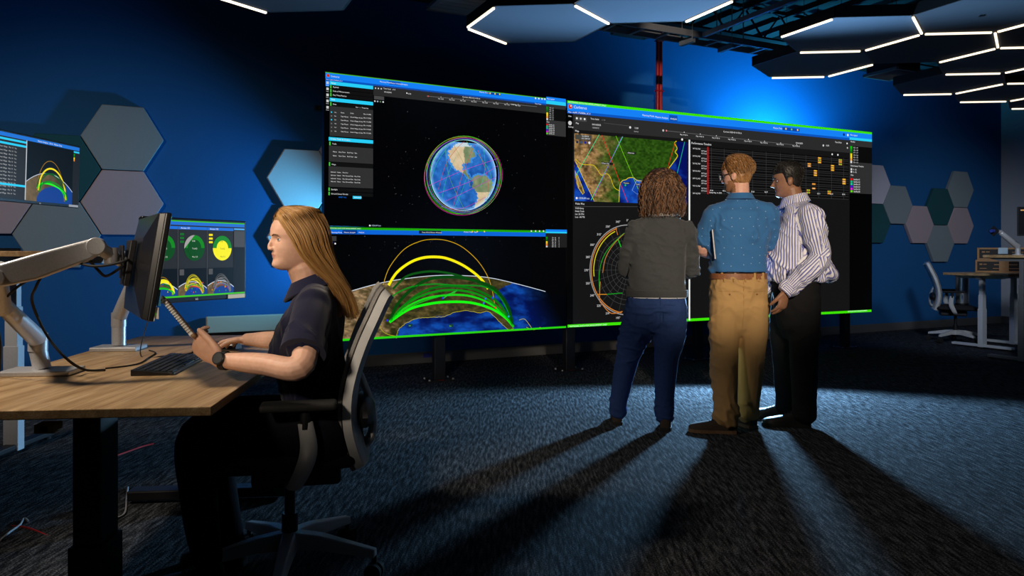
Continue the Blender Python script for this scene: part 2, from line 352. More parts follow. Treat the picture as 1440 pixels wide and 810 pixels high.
# ceiling equipment (aligned with the wall)
e = empty('cable_tray', RW(-1, 1.9, 3.2)); ZT = 3.2
P0 = Vector((1.95, 7.38, ZT))
for k, s in enumerate((-.11, .11)):
    b = MB(); b.slab(P0-E1*2.2+E2*(s-.01), E1*4.1, E2*.02, (0, 0, .06)); b.build('side_rail', 'grey_metal', e)
for i in range(14):
    b = MB(); b.slab(P0-E1*(2.1-.3*i)+E2*-.10, E2*.20, E1*.03, (0, 0, .02)); b.build('rung', 'grey_metal', e)
for i in (-1.8, .3, 1.7):
    b = MB(); b.cyl(P0+E1*i+E2*.13, P0+E1*i+E2*.13+Vector((0, 0, CZ-ZT)), .006, 6); b.build('hanger_rod', 'grey_metal', e)
tag(e, 'black ladder cable tray running under the ceiling beside the red pipe', 'cable tray')
for (x0, y0, x1, y1, nm, lb) in ((990, 52, 1102, 8, 'ceiling_strut', 'long blue-lit metal strut crossing under the ceiling beside the upper hexagon'),
        (957, 65, 976, 59, 'ceiling_strut', 'short metal strut end below the cable tray, nearest the red pipe'),
        (1011, 74, 1032, 67, 'ceiling_strut', 'short metal strut end below the cable tray, nearest the blue hexagon')):
    z = 3.2 if y1 < 30 else 3.14; pa = (z-CH)*F/(HZ-y0); pb = (z-CH)*F/(HZ-y1); A, B = at(x0, y0, pa), at(x1, y1, pb); d = (B-A).normalized(); n = d.cross(Vector((0, 0, 1)))
    if y1 < 30: B = B+d*.5
    e = empty(nm, A); b = MB(); b.slab(A-n*.02, B-A, n*.04, (0, 0, .004)); b.slab(A-n*.02, B-A, n*.004, (0, 0, .04)); b.slab(A+n*.016, B-A, n*.004, (0, 0, .04)); b.build('channel', 'deck', e)
    for q in (.12, .88):
        p = A+(B-A)*q; b = MB(); b.cyl(p+Vector((0, 0, .01)), (p.x, p.y, CZ), .005, 6); b.build('hanger_rod', 'grey_metal', e)
    tag(e, lb, 'metal strut', 'ceiling struts')
for (x0, y0, Y, wdt, dep, lb) in ((893, 48, 7.9, .42, .26, 'thin rectangular ceiling fixture frame just left of the red pipe'), (655, 8, 6.3, .5, .5, 'slatted air grille above the leftmost lit hexagon'), (1256, 106, 8.3, .42, .42, 'pale air grille seen in the gap between the right ceiling hexagons')):
    c = at(x0, y0, Y); e = empty('air_grille', c); b = MB()
    for s in (-1, 1): b.slab(c+E1*(s*wdt/2-.012)-E2*dep/2, E1*.024, E2*dep, (0, 0, .03)); b.slab(c+E2*(s*dep/2-.012)-E1*wdt/2, E1*wdt, E2*.024, (0, 0, .03))
    b.build('frame', 'grey_metal', e)
    for i in range(6):
        b = MB(); b.slab(c-E1*wdt/2+E2*(dep*(i/6+.05)-dep/2), E1*wdt, E2*.022+Vector((0, 0, .02)), (0, 0, .004)); b.build('slat', 'deck' if x0 > 1200 else 'grey_metal', e)
    b = MB(); b.box(c+Vector((0, 0, .16)), (wdt*.9, dep*.9, .24), Matrix.Rotation(math.atan2(E1.y, E1.x), 3, 'Z')); b.build('plenum_box', 'ceiling', e)
    b = MB(); b.cyl(c+Vector((0, 0, .25)), (c.x, c.y, CZ), .06, 12); b.build('neck_duct', 'ceiling', e)
    tag(e, lb, 'air grille')
# sprinkler pendant under dark tile
p = at(1381, 22, 5.55); e = empty('sprinkler_head', p); b = MB(); b.cyl(p, p+Vector((0, 0, .05)), .008, 8); b.build('stem', 'black_gloss', e); b = MB(); b.cyl(p-Vector((0, 0, .004)), p, .022, 12); b.build('deflector', 'black_gloss', e); tag(e, 'small black sprinkler head under the dark top right ceiling hexagon', 'sprinkler')

# red double pipe on the wall
e = empty('red_pipe', RW(0, .1, 0)); pc = at(927, 100, 8.72)
for s in (-.023, .023):
    b = MB(); b.cyl(Vector((pc.x, pc.y, 1.86))+E1*s, Vector((pc.x, pc.y, CZ))+E1*s, .020, 16); b.build('pipe', 'red', e, smooth=True)
for v in (58, 128):
    z = at(927, v, pc.y).z; b = MB(); b.box((pc.x, pc.y, z), (.105, .055, .012), Matrix.Rotation(math.atan2(E1.y, E1.x), 3, 'Z')); b.build('pipe_clamp', 'red', e, bevel=.003)
b = MB(); b.tube([Vector((pc.x, pc.y, 1.9)), Vector((pc.x, pc.y, 1.82)), Vector((pc.x, pc.y, 1.8))-E2*.03, Vector((pc.x, pc.y, 1.8))-E2*.14], .028, 12, sm=4); b.build('wall_elbow', 'red', e, smooth=True)
tag(e, 'red painted twin vertical pipe rising behind the video wall to the ceiling', 'pipe')

# dark wall bracket left of the displays + cream wall box + tape
c = RW(-3.33, .3, 2.47); e = empty('wall_bracket', c); b = MB(); b.slab(c-E1*.20, E1*.44, E2*.05, (0, 0, .05)); b.build('arm', 'black', e, bevel=.004)
for i in range(5):
    b = MB(); b.cyl(c-E1*(.16-.08*i)+E2*.045+Vector((0, 0, .025)), c-E1*(.16-.08*i)+E2*.054+Vector((0, 0, .025)), .007, 8); b.build('bolt', 'grey_metal', e)
b = MB(); b.slab(c+E1*.16-E2*.3, E1*.07, E2*.30, (0, 0, .05)); b.build('wall_arm', 'black', e, bevel=.004)
b = MB(); b.tube([c+E1*.2+Vector((0, 0, .02)), c+E1*.34+Vector((0, 0, .22))], .018, 8); b.build('brace', 'black', e)
tag(e, 'black metal bracket jutting out left of the video wall top', 'bracket')
c = RW(-4.45, .012, .415); e = empty('wall_box', c); b = MB(); b.slab(c, E1*1.25, E2*.07, (0, 0, .15)); b.build('cover', 'cream', e, bevel=.008)
b = MB(); b.slab(c+E1*.03+Vector((0, 0, -.02)), E1*1.19, E2*.05, (0, 0, .02)); b.build('lower_rail', 'black', e); tag(e, 'long cream wall-mounted box behind the desk, beside the seated woman', 'wall box')
p = RW(-2.35, .0155, .055); b = MB(); b.slab(p, E1*.10, (0, 0, .045), E2*.002); tag(b.build('tape_patch', 'blue_tape', origin=p), 'small blue tape patch stuck on the baseboard under the video wall', 'tape')

# ================================================================== DISPLAYS
TEXTQ = []
def inpoly(x, y, poly):
    x = np.asarray(x); y = np.asarray(y); r = np.zeros(x.shape, bool); n = len(poly)
    for i in range(n):
        (x1, y1), (x2, y2) = poly[i], poly[(i+1) % n]
        if y1 == y2: continue
        c = ((y1 > y) != (y2 > y)) & (x < (x2-x1)*(y-y1)/(y2-y1)+x1); r ^= c
    return r
class Canvas:
    """flat picture on a display face; T maps picture coordinates to (s, d) metres right / down from the top left corner"""
    def __init__(s, O, ex, ed, W, H, T=None):
        s.O, s.ex, s.ed = Vector(O), Vector(ex).normalized(), Vector(ed).normalized(); s.n = s.ed.cross(s.ex).normalized()
        s.n = -s.n if s.n.dot(Vector((0, 0, CH))-s.O) < 0 else s.n
        s.W, s.H = W, H; s.V = []; s.F = []; s.C = []; s.T = T or s.pix; s.kk = None
    def pix(s, x, y):
        d = Vector(((x-CX)/F, 1, (HZ-y)/F)); c = Vector((0, 0, CH)); p = c+d*((s.O-c).dot(s.n)/d.dot(s.n)); q = p-s.O; return (q.dot(s.ex), q.dot(s.ed))
    def unpix(s, a, d):
        P = s.O+s.ex*a+s.ed*d; return (CX+P.x/P.y*F, HZ-(P.z-CH)/P.y*F)
    def k(s, x, y):
        if s.kk: return s.kk
        a, d = s.T(x, y); return (s.O+s.ex*a+s.ed*d).y/F
    def lp(s, a, d, lay): return s.O+s.ex*a+s.ed*d+s.n*(.0006+.00035*lay)
    def poly(s, pts, col, lay, tri=None):
        c = srgb(*col); i0 = len(s.V); s.V += [s.lp(a, d, lay) for a, d in pts]; s.C += [(*c, 1)]*len(pts)
        s.F += [tuple(i0+j for j in t) for t in tri] if tri else [tuple(range(i0, i0+len(pts)))]
    def rect(s, a0, d0, a1, d1, col, lay): s.poly([(a0, d0), (a1, d0), (a1, d1), (a0, d1)], col, lay)
    def R(s, x0, y0, x1, y1, col, lay=2):
        a0, d0 = s.T(x0, y0); a1 = s.T(x1, y0)[0]; d1 = s.T(x0, y1)[1]; s.rect(a0, d0, a1, d1, col, lay)
    def P(s, pts, col, lay=3): s.poly([s.T(*p) for p in pts], col, lay)
    def line_l(s, L, w, col, lay, closed=False):
        n = len(L); Lf, Rt = [], []
        for i in range(n):
            p, q = L[i-1 if (i or closed) else 0], L[(i+1) % n if (closed or i < n-1) else i]; tx, ty = q[0]-p[0], q[1]-p[1]; l = math.hypot(tx, ty) or 1
            nx, ny = -ty/l*w/2, tx/l*w/2; Lf.append((L[i][0]+nx, L[i][1]+ny)); Rt.append((L[i][0]-nx, L[i][1]-ny))
        m = n if closed else n-1
        s.poly(Lf+Rt, col, lay, [(i, (i+1) % n, n+(i+1) % n, n+i) for i in range(m)])
    def line(s, pts, w, col, lay=4, sm=0, closed=False):
        if sm: pts = [(p.x, p.y) for p in spline(pts, sm)]
        k = s.k(*pts[0]); s.line_l([s.T(*p) for p in pts], w*k, col, lay, closed)
    def disc_l(s, c, r, col, lay, n=20, ry=None): s.poly([(c[0]+r*math.cos(2*math.pi*i/n), c[1]+(ry or r)*math.sin(2*math.pi*i/n)) for i in range(n)], col, lay)
    def disc(s, x, y, r, col, lay=4, n=14): s.disc_l(s.T(x, y), r*s.k(x, y), col, lay, n)
    def text(s, x, y, h, t, col=(235, 235, 235), lay=5): TEXTQ.append((s, s.T(x, y), h*s.k(x, y), t, col, lay))
    def grid(s, a0, d0, a1, d1, nx, ny, fn, lay, mask=None):
        A, D = np.meshgrid(np.linspace(a0, a1, nx), np.linspace(d0, d1, ny)); P = np.array(s.O)[None, None]+A[..., None]*np.array(s.ex)+D[..., None]*np.array(s.ed)
        X = CX+P[..., 0]/P[..., 1]*F; Y = HZ-(P[..., 2]-CH)/P[..., 1]*F; rgb = np.clip(fn(X, Y, A, D), 0, 255)/255
        lin = np.where(rgb <= .04045, rgb/12.92, ((rgb+.055)/1.055)**2.4); P = P+np.array(s.n)*(.0006+.00035*lay); i0 = len(s.V)
        s.V += [Vector(p) for p in P.reshape(-1, 3)]; s.C += [(*c, 1) for c in lin.reshape(-1, 3)]; mk = mask(X, Y) if mask else None
        for j in range(ny-1):
            for i in range(nx-1):
                if mk is None or mk[j, i]: q = i0+j*nx+i; s.F.append((q, q+1, q+nx+1, q+nx))
    def build(s, name, parent):
        org = WO[parent]; me = bpy.data.meshes.new(name); me.from_pydata([tuple(p-org) for p in s.V], [], s.F)
        at_ = me.color_attributes.new('Col', 'FLOAT_COLOR', 'POINT'); at_.data.foreach_set('color', np.array(s.C, np.float32).ravel()); me.materials.append(M['screen'])
        return link(name, me, parent)
def flush_text():
    obs = []
    for (s, pos, h, t, col, lay) in TEXTQ:
        cu = bpy.data.curves.new('t', 'FONT'); cu.body = t; cu.size = h*1.35; cu.resolution_u = 2; o = bpy.data.objects.new('t', cu); COL.objects.link(o); obs.append(o)
    bpy.context.view_layer.update(); dg = bpy.context.evaluated_depsgraph_get()
    for o, (s, pos, h, t, col, lay) in zip(obs, TEXTQ):
        me = bpy.data.meshes.new_from_object(o.evaluated_get(dg)); c = srgb(*col); i0 = len(s.V)
        for v in me.vertices: s.V.append(s.lp(pos[0]+v.co.x, pos[1]-v.co.y, lay)); s.C.append((*c, 1))
        for p in me.polygons: s.F.append(tuple(i0+i for i in p.vertices))
        bpy.data.meshes.remove(me)
    for o in obs: cu = o.data; bpy.data.objects.remove(o); bpy.data.curves.remove(cu)
    TEXTQ.clear()

GREEN, BLUE, DBLUE, CYAN, GR, DK, WH = (60, 225, 0), (20, 128, 245), (8, 85, 190), (40, 205, 245), (42, 42, 42), (20, 20, 20), (238, 238, 238)
ZT_, ZB_, J0 = 2.618, .423, Vector((.528, 7.25, 0)); EL = Vector((.871, .491, 0)).normalized(); SW, WL, WR = 1.365, 2.355, 4.307
def frame_panel(parent, A, ex, W, z0, z1, nm):
    n = Vector((ex.y, -ex.x, 0)); b = MB(); b.slab(A+Vector((0, 0, z0))-n*.07, ex*W, (0, 0, z1-z0), n*.07); b.build(nm, 'bezel', parent)
vl = empty('video_wall', J0-EL*WL/2); vr = empty('video_wall', J0+E1*WR/2)
tag(vl, 'tall left video wall of two stacked screens showing the globe above green arcs', 'video wall', 'video walls'); tag(vr, 'wide right video wall showing map, polar plot and timeline', 'video wall', 'video walls')
AL = J0-EL*WL
frame_panel(vl, AL, EL, WL-.006, SW+.003, ZT_, 'upper_display'); frame_panel(vl, AL, EL, WL-.006, ZB_, SW-.003, 'lower_display')
frame_panel(vr, J0+E1*.004, E1, WR, ZB_, ZT_, 'display_cabinet')
n2 = Vector((E1.y, -E1.x, 0))
for q in (.25, .5, .75):
    b = MB(); b.slab(J0+E1*(WR*q-.03)-n2*.11+Vector((0, 0, .5)), E1*.06, n2*.045, (0, 0, 2.0)); b.build('mounting_rail', 'black', vr)
b = MB(); nL = Vector((EL.y, -EL.x, 0)); b.slab(AL+EL*.5-nL*.11+Vector((0, 0, .5)), EL*.06, nL*.045, (0, 0, 2.0)); b.build('mounting_rail', 'black', vl)
b = MB(); b.slab(AL+EL*1.6-nL*.11+Vector((0, 0, .5)), EL*.06, nL*.045, (0, 0, 2.0)); b.build('mounting_rail', 'black', vl)
# floor posts
for (x, v, lb) in ((617, 535, 'black floor post with bolted plate under the left video wall, nearest the chair'), (800, 521, 'black floor post with bolted plate where the two video walls meet'), (981, 506, 'black floor post between the curly-haired woman and the man in khaki'), (1188, 489, 'black floor post with bolted plate under the right end of the video wall')):
    Y = CH*F/(v-HZ); X = (x-CX)/F*Y; e = empty('display_post', (X, Y, 0)); R = Matrix.Rotation(math.atan2(E1.y, E1.x), 3, 'Z'); c = Vector((X, Y, 0))
    b = MB(); b.box(c+Vector((0, 0, .27)), (.105, .07, .52), R); b.build('column', 'black', e, bevel=.006)
    b = MB(); b.box(c+Vector((0, 0, .006)), (.27, .17, .012), R); b.build('base_plate', 'black', e, bevel=.002)
    for sx in (-1, 1):
        for sy in (-1, 1):
            p = c+R @ Vector((sx*.112, sy*.066, .012)); b = MB(); b.cyl(p, p+Vector((0, 0, .012)), .009, 6); b.build('bolt', 'silver', e)
    b = MB(); b.box(c+R @ Vector((.0, -.06, .0125)), (.05, .018, .001), R); b.build('warning_label', 'red', e)
    tag(e, lb, 'post', 'posts carrying the video walls')

# ---------- left, upper: globe
cv = Canvas(AL+Vector((0, 0, ZT_)), EL, (0, 0, -1), WL-.006, ZT_-SW)
cv.rect(.004, .004, WL-.01, ZT_-SW-.004, (2, 2, 3), 0)
for i in range(150):
    a, d = random.uniform(.5, WL-.05), random.uniform(.25, ZT_-SW-.03); g = random.randint(25, 90); cv.disc_l((a, d), random.uniform(.0016, .004), (g, g, g), 1, 6)
cv.R(457.5, 101, 796, 102.3, (70, 170, 20), 2); cv.R(457.5, 102.3, 796, 110.2, BLUE, 2); cv.R(457.5, 110.2, 796, 113.2, DBLUE, 2)
cv.disc(461.3, 106.2, 2.4, (180, 120, 90), 4); cv.disc(461.3, 106.2, 1.8, (215, 30, 20), 5); cv.text(465, 108.2, 2.4, 'Cerberus'); cv.text(458.8, 112.3, 1.5, 'Plan: skyf87_PGS8086_SC 0')
cv.text(534, 115.6, 2.0, 'Planning Mode'); cv.R(547, 113.6, 563, 118.6, DBLUE, 3); cv.text(548.5, 117.4, 2.0, 'Mission Analysis', WH, 6); cv.text(565, 119.3, 2.0, 'Analysis')
cv.text(674, 130.2, 2.0, 'Mission Time'); cv.R(684, 129.4, 704, 132.2, (12, 60, 150), 4)
for x, y in ((689, 131.3), (696, 132), (702.5, 132.7)): cv.disc(x, y, 1.1, (250, 215, 20), 6)
for x in (753, 757.5, 762, 766): cv.disc(x, 138.2+(x-753)*.1, 1.2, WH, 5)
cv.R(457.8, 113.5, 463, 121, BLUE, 3)
for i, y in enumerate((116.5, 125, 133.5, 142, 151)): cv.R(458.9, y-2, 462.2, y+1.6, (200, 200, 200), 5); cv.text(458.6, y+4, 1.2, 'Setup')
SB = lambda y0, y1, c, x1=524.5, x0=463.5: cv.R(x0, y0, x1, y1, c, 4)
SB(114, 119, CYAN); cv.text(465.5, 117.6, 2.2, 'Setup', WH, 6)
for y, t in ((121.5, 'Payload'), (127.2, 'Suite of Measurement'), (132.8, 'Key Time Metrics')): SB(y-2, y+3, (16, 16, 16)); cv.R(464.3, y-2, 466, y+2.6, (70, 200, 60), 5); cv.text(468, y+1.6, 2, t)
SB(137.3, 142.3, CYAN); cv.text(465.5, 140.6, 2.2, 'Sites', WH, 6); SB(143.2, 149, (16, 16, 16)); cv.R(464.3, 143.5, 466, 148.6, (70, 200, 60), 5); cv.text(468, 147.2, 2, 'Sites'); cv.text(500, 151.5, 1.7, 'Sort   v   Properties')
SB(149, 191, (48, 48, 48))
for i in range(6):
    y = 158.5+i*5.3; cv.disc(466, y-.7, 1, CYAN if i in (0, 2) else (110, 110, 110), 6); cv.text(470, y, 1.5, 'Yes'); cv.text(479, y+.6, 1.6, 'Cape Mount' if i else 'Name'); cv.text(492.5, y+1.5, 1.6, 'Great Village of Lake' if i else 'Orbit'); cv.text(511, y+2.6, 1.6, 'Mar 14 2025')
SB(192.6, 197.6, CYAN, x0=462.2); cv.text(464.5, 196, 2.2, 'Create Tasks & Orders', WH, 6)
SB(198.4, 204.6, (16, 16, 16), x0=462.5); cv.R(463, 199, 464.8, 204.2, (70, 200, 60), 5); cv.text(467, 203, 2, 'Tasks'); SB(204.6, 227, (48, 48, 48), x0=462.5)
for y in (214, 219.6): cv.text(468, y, 1.7, 'Name    Start Time    End Time   Size')
SB(227.6, 233.6, (16, 16, 16), x0=462); cv.R(462.4, 228, 464.2, 233.2, (70, 200, 60), 5); cv.text(466, 232, 2, 'Ways'); SB(233.6, 262.5, (48, 48, 48), x0=462)
for y in (242.5, 247, 251.6, 255.8): cv.text(465, y, 1.6, 'Selected   Name    Max Ground Pass   Play Order'[:46 if y > 243 else 26])
for y in (263.6, 269.6): SB(y, y+5, (16, 16, 16), x0=461.5); cv.R(461.8, y+.2, 463.6, y+4.8, (70, 200, 60), 5); cv.text(465.5, y+3.6, 1.9, 'Spotlight' if y < 265 else 'Ground Station Results')
cv.R(496, 275.5, 508, 279.5, CYAN, 4); cv.text(476, 278, 1.8, 'RESET ALL', (20, 110, 220)); cv.text(498, 278.3, 1.7, 'EVALUATE', WH, 6)
cv.R(525, 119.6, 795, 133.8, GR, 2)
for x in (528, 532, 536): cv.disc(x, 124+(x-528)*.11, 1, (210, 210, 210), 5)
cv.text(539, 125.2, 1.9, 'Time Scale   x1.0'); cv.text(540, 130, 1.8, '04/16/2025'); cv.text(573, 132.5, 1.8, '12:00'); cv.line([(600, 135.2), (755, 150)], .5, (120, 120, 120), 4); cv.text(650, 137, 1.9, 'Current: 2025-03-14 05:16')
for i in range(8): x = 616+i*15.5; cv.text(x, 139.4+(x-616)*.088, 1.5, 'Mar 14 05'); cv.disc(x+4, 136.6+(x-616)*.095, .5, (220, 220, 220), 5)
cv.disc(572, 131, .9, WH); cv.disc(602, 135.3, 1, (230, 60, 50)); cv.text(718, 147.5, 1.8, '12:00 Mar'); cv.text(752, 146.5, 1.7, 'Time Slider'); cv.R(526, 134.5, 540, 139.5, (70, 70, 70), 3)
for i, c in enumerate(((220, 220, 220), (170, 180, 200), (90, 120, 90), (230, 230, 230))): cv.disc(527+i*3.9, 142.3+i*.4, 1.1, c, 5)
def legend(x0, y0, x1, yend, col2=True):
    cv.R(x0, y0-5, x1, y0, BLUE, 4); cv.R(x0, y0, x1, y0+5, CYAN, 4); cv.text(x0+1, y0-1.4, 1.9, 'Plan Legend', WH, 6); cv.R(x0, y0+5, x1, yend, (50, 50, 50), 4); cv.R(x0+4, y0+11, x1, y0+28, (12, 12, 12), 5)
    for i, c in enumerate(((0, 150, 0), (0, 120, 10), (0, 90, 10), (250, 220, 20), (245, 200, 30), (240, 150, 50), (210, 210, 210))): cv.R(x0+.3, y0+9+i*2.7, x0+2.4, y0+11.7+i*2.7, c, 5); cv.text(x0+4.5, y0+11.4+i*2.7, 1.5, '0.%d - 1.%d' % (9-i, 9-i), WH, 6)
    if col2:
        cv.text(x0+.6, y0+31, 1.8, 'Sites', WH, 6)
        for i, c in enumerate(((235, 20, 20), (20, 200, 150), (20, 200, 160), (80, 20, 230), (230, 30, 220), (90, 220, 20))): cv.R(x0+.2, y0+33+i*2.5, x0+2.2, y0+35+i*2.5, c, 5); cv.text(x0+3.4, y0+35+i*2.5, 1.6, 'Satellite 0%d' % (i+1), WH, 6)
legend(768, 141, 795.4, 190)
# globe
gx, gy, rx, ry = 651.4, 246.3, 45.8, 49.5; g = lambda L: [(580+a/5.786, 180+b_/5.786) for a, b_ in L]
NA = g([(290, 200), (330, 150), (400, 110), (450, 118), (480, 160), (500, 190), (512, 220), (480, 250), (470, 285), (440, 285), (400, 292), (412, 340), (432, 350), (452, 380), (485, 412), (470, 418), (440, 378), (390, 356), (350, 332), (320, 292), (300, 250)])
SA = g([(490, 400), (530, 380), (590, 385), (650, 440), (655, 470), (630, 520), (600, 580), (540, 640), (490, 655), (520, 600), (532, 545), (492, 490), (480, 450)])
def globe_fn(X, Y, A, D):
    u, v = (X-gx)/rx, (Y-gy)/ry; r = np.sqrt(u*u+v*v); n = fbm(X*.16, Y*.16, 2, 4); n2_ = fbm(X*.4, Y*.4, 7, 3); jx, jy = X+(n2_-.5)*6, Y+(n-.5)*6
    c = np.stack([18+40*n, 62+80*n, 140+90*n], -1); na, sa = inpoly(jx, jy, NA), inpoly(jx, jy, SA); near = (inpoly(jx+3, jy, NA) | inpoly(jx-3, jy, NA) | inpoly(jx, jy+3, SA) | inpoly(jx-3, jy, SA)) & ~na & ~sa
    c[near] = (60, 140, 225); la = np.stack([88+n*70, 118+n*40, 78+n*50], -1); tan = np.stack([190+n*40, 165+n*45, 125+n*50], -1)
    west = (X < gx-4+10*n) & (Y > gy-45); c[na] = np.where(west[..., None], tan, la)[na]; s2 = Y > gy+24; c[sa] = np.where(s2[..., None], tan, la)[sa]
    c[na & (Y < gy-40)] = (200, 215, 220); e = np.clip((r-.9)/.1, 0, 1)[..., None]; return c*(1-e*.5)+np.array((190, 220, 245))*e*.6
a0, d0 = cv.pix(gx-rx, gy-ry); a1, d1 = cv.pix(gx+rx, gy+ry); cv.grid(a0, d0, a1, d1, 120, 130, globe_fn, 3, lambda X, Y: ((X-gx)/rx)**2+((Y-gy)/ry)**2 < 1)
ellp = lambda k, dx, dy, rot=0, ky=1: [(gx+dx+rx*k*math.cos(t)*math.cos(rot)-ry*k*ky*math.sin(t)*math.sin(rot), gy+dy+rx*k*math.cos(t)*math.sin(rot)+ry*k*ky*math.sin(t)*math.cos(rot)) for t in [2*math.pi*i/48 for i in range(48)]]
cv.line(ellp(1.005, 0, 0), .9, (170, 215, 245), 4, closed=True)
for k, dx, dy, c, rot in ((1.13, 0, 1, (60, 160, 30), .2), (1.15, 1, 0, (30, 190, 60), -.3), (1.09, -1, 0, (40, 60, 200), .5), (1.17, 0, 2, (190, 20, 140), .9), (1.12, 0, -1, (190, 40, 40), -.7), (1.07, 1, 1, (30, 190, 130), .1), (1.16, -1, 0, (100, 170, 20), .4), (1.10, 0, 1, (120, 40, 200), -.2)): cv.line(ellp(k, dx, dy, rot, .965), .55, c, 5, closed=True)
for pts, c in (([(130, 470), (400, 350), (690, 250)], (190, 40, 190)), ([(210, 530), (480, 430), (690, 310)], (190, 40, 190)), ([(260, 600), (470, 500), (680, 400)], (180, 40, 190)), ([(210, 500), (270, 300), (350, 180), (420, 110)], (190, 60, 60)), ([(330, 640), (400, 400), (500, 140)], (190, 60, 60)), ([(265, 160), (300, 400), (430, 680)], (90, 170, 60)), ([(440, 110), (560, 250), (640, 400), (600, 600)], (90, 170, 60)), ([(240, 570), (280, 400), (350, 240)], (40, 180, 140)), ([(340, 650), (400, 520), (440, 400)], (40, 180, 140)), ([(265, 590), (320, 380)], (60, 80, 220)), ([(330, 130), (420, 300), (470, 480)], (150, 150, 60)), ([(160, 400), (200, 280), (290, 150)], (40, 190, 150)), ([(555, 480), (590, 330), (580, 180)], (40, 190, 150)), ([(620, 520), (600, 360), (530, 180)], (190, 70, 60)), ([(230, 640), (400, 655), (600, 560)], (180, 40, 170))): cv.line(g(pts), .5, c, 5, sm=8)
cv.disc(520, 317.2, 1.2, WH); cv.text(522.5, 318, 2, 'CESIUM ion', (190, 210, 235))
upper = cv
# ---------- left, lower: trajectories
cv = Canvas(AL+Vector((0, 0, SW-.003)), EL, (0, 0, -1), WL-.006, SW-ZB_-.003); HL = SW-.003-ZB_
q4 = lambda L: [(450+a/4, 310+b_/4) for a, b_ in L]
arcp = [(p.x, p.y) for p in spline(q4([(60, 440), (165, 400), (350, 350), (500, 325), (650, 310), (800, 310), (950, 322), (1100, 355), (1268, 400), (1400, 440)]), 10)]; ax_, ay_ = [p[0] for p in arcp], [p[1] for p in arcp]
GULF = q4([(425, 700), (430, 660), (442, 615), (490, 575), (550, 550), (620, 545), (700, 540), (760, 515), (830, 508), (900, 520), (940, 510), (980, 540), (1020, 580), (1060, 612), (1090, 610), (1085, 560), (1050, 530), (1010, 470), (975, 420), (1020, 380), (1090, 352), (1420, 420), (1420, 760), (425, 760)])
def terr(X, Y, A, D):
    n, m_ = fbm(X*.11, Y*.2, 1, 5), fbm(X*.35, Y*.6, 4, 4); arc = np.interp(X, ax_, ay_); c = np.stack([52+90*(n-.35), 50+64*(n-.35), 22+40*(n-.35)], -1)
    tan = np.clip((560-X)/55+(n-.5)*1.6, 0, 1)[..., None]; c = c*(1-tan)+np.stack([120+120*(n-.4), 98+100*(n-.4), 68+80*(n-.4)], -1)*tan; c *= (.55+.8*m_)[..., None]
    wt = inpoly(X+(m_-.5)*5, Y+(n-.5)*4, GULF); deep = np.clip(fbm(X*.06, Y*.12, 9, 4)*2.4-.75+np.clip((X-735)/40, 0, 1), 0, 1)[..., None]; sea = np.array((14, 74, 168))*(1-deep)+np.array((2, 16, 78))*deep; sea = sea*(.85+.3*m_[..., None]); c[wt] = sea[wt]
    night = np.clip((X-725-(Y-400)*.5)/40, 0, 1)[..., None]; c = c*(1-.93*night*wt[..., None]); sky = Y < arc; c[sky] = (2, 2, 3); return c
cv.grid(.004, .004, WL-.01, HL-.004, 330, 150, terr, 0)
for i in range(70):
    a, d = random.uniform(.1, WL-.1), random.uniform(.06, .3); g_ = random.randint(30, 110); cv.disc_l((a, d), random.uniform(.0016, .0035), (g_,)*3, 1, 6)
cv.line([p for p in arcp if p[0] < 768], .9, (215, 225, 240), 2)
coast = q4([(430, 665), (442, 615), (490, 575), (550, 550), (620, 545), (700, 540), (760, 515), (830, 508), (900, 520), (940, 510), (980, 540), (1020, 580), (1060, 612), (1090, 606)])
jit = [(x+random.uniform(-.5, .5), y+random.uniform(-.5, .5)) for x, y in [(p.x, p.y) for p in spline(coast, 8)]]; cv.line(jit, .6, (190, 180, 30), 3)
for L in ([(330, 580), (350, 620), (380, 640), (420, 650)], [(1120, 560), (1150, 555), (1180, 590), (1200, 615), (1240, 600)], [(1160, 600), (1190, 612), (1225, 605)]): cv.line(q4(L), .6, (190, 180, 30), 3, sm=6)
cv.R(461, 319.2, 797, 322.6, (30, 165, 5), 3); cv.R(461, 322.6, 797, 329, (12, 100, 215), 3); cv.text(462, 321.6, 1.7, 'NOTIONAL DATA FOR DEVELOPMENT ONLY', WH, 6); cv.text(466, 327.6, 1.9, 'Planning Mode', WH, 6); cv.R(481.5, 323.4, 502, 328.6, (8, 55, 140), 4); cv.text(483.5, 327.6, 1.9, 'Mission Analysis', WH, 6); cv.text(504, 327.6, 1.9, 'Analysis', WH, 6)
cv.R(589, 324, 620, 328.6, (20, 30, 60), 4); cv.text(593, 327.6, 1.9, 'Time: 05:16 Mission Window', WH, 6); cv.text(652, 327, 1.9, 'Mission Time   Day', WH, 6)
for x in (664, 671, 681): cv.disc(x, 325.6, 1.1, (240, 205, 30), 6)
for x in (747, 753, 758.5, 764): cv.disc(x, 325, 1.1, WH, 6)
cv.R(461, 332, 473, 339, (55, 55, 55), 4); cv.R(461.5, 340, 468, 342, (50, 90, 190), 4); cv.disc(471.3, 342.6, 1.2, WH, 6)
cv.R(767, 322.6, 797, 326, BLUE, 5); cv.R(767, 325.6, 797, 327.8, CYAN, 5); cv.R(767, 327.8, 797, 348, (30, 30, 30), 5)
for i, c in enumerate(((0, 160, 0), (0, 120, 0), (0, 90, 0), (250, 220, 20), (245, 170, 40), (240, 120, 50), (210, 210, 210))): cv.R(767.6, 333+i*2.1, 769.8, 335+i*2.1, c, 6); cv.text(776, 335+i*2.1, 1.5, '0.%d - 1.%d        %d' % (9-i, 9-i, 8-i), WH, 7)
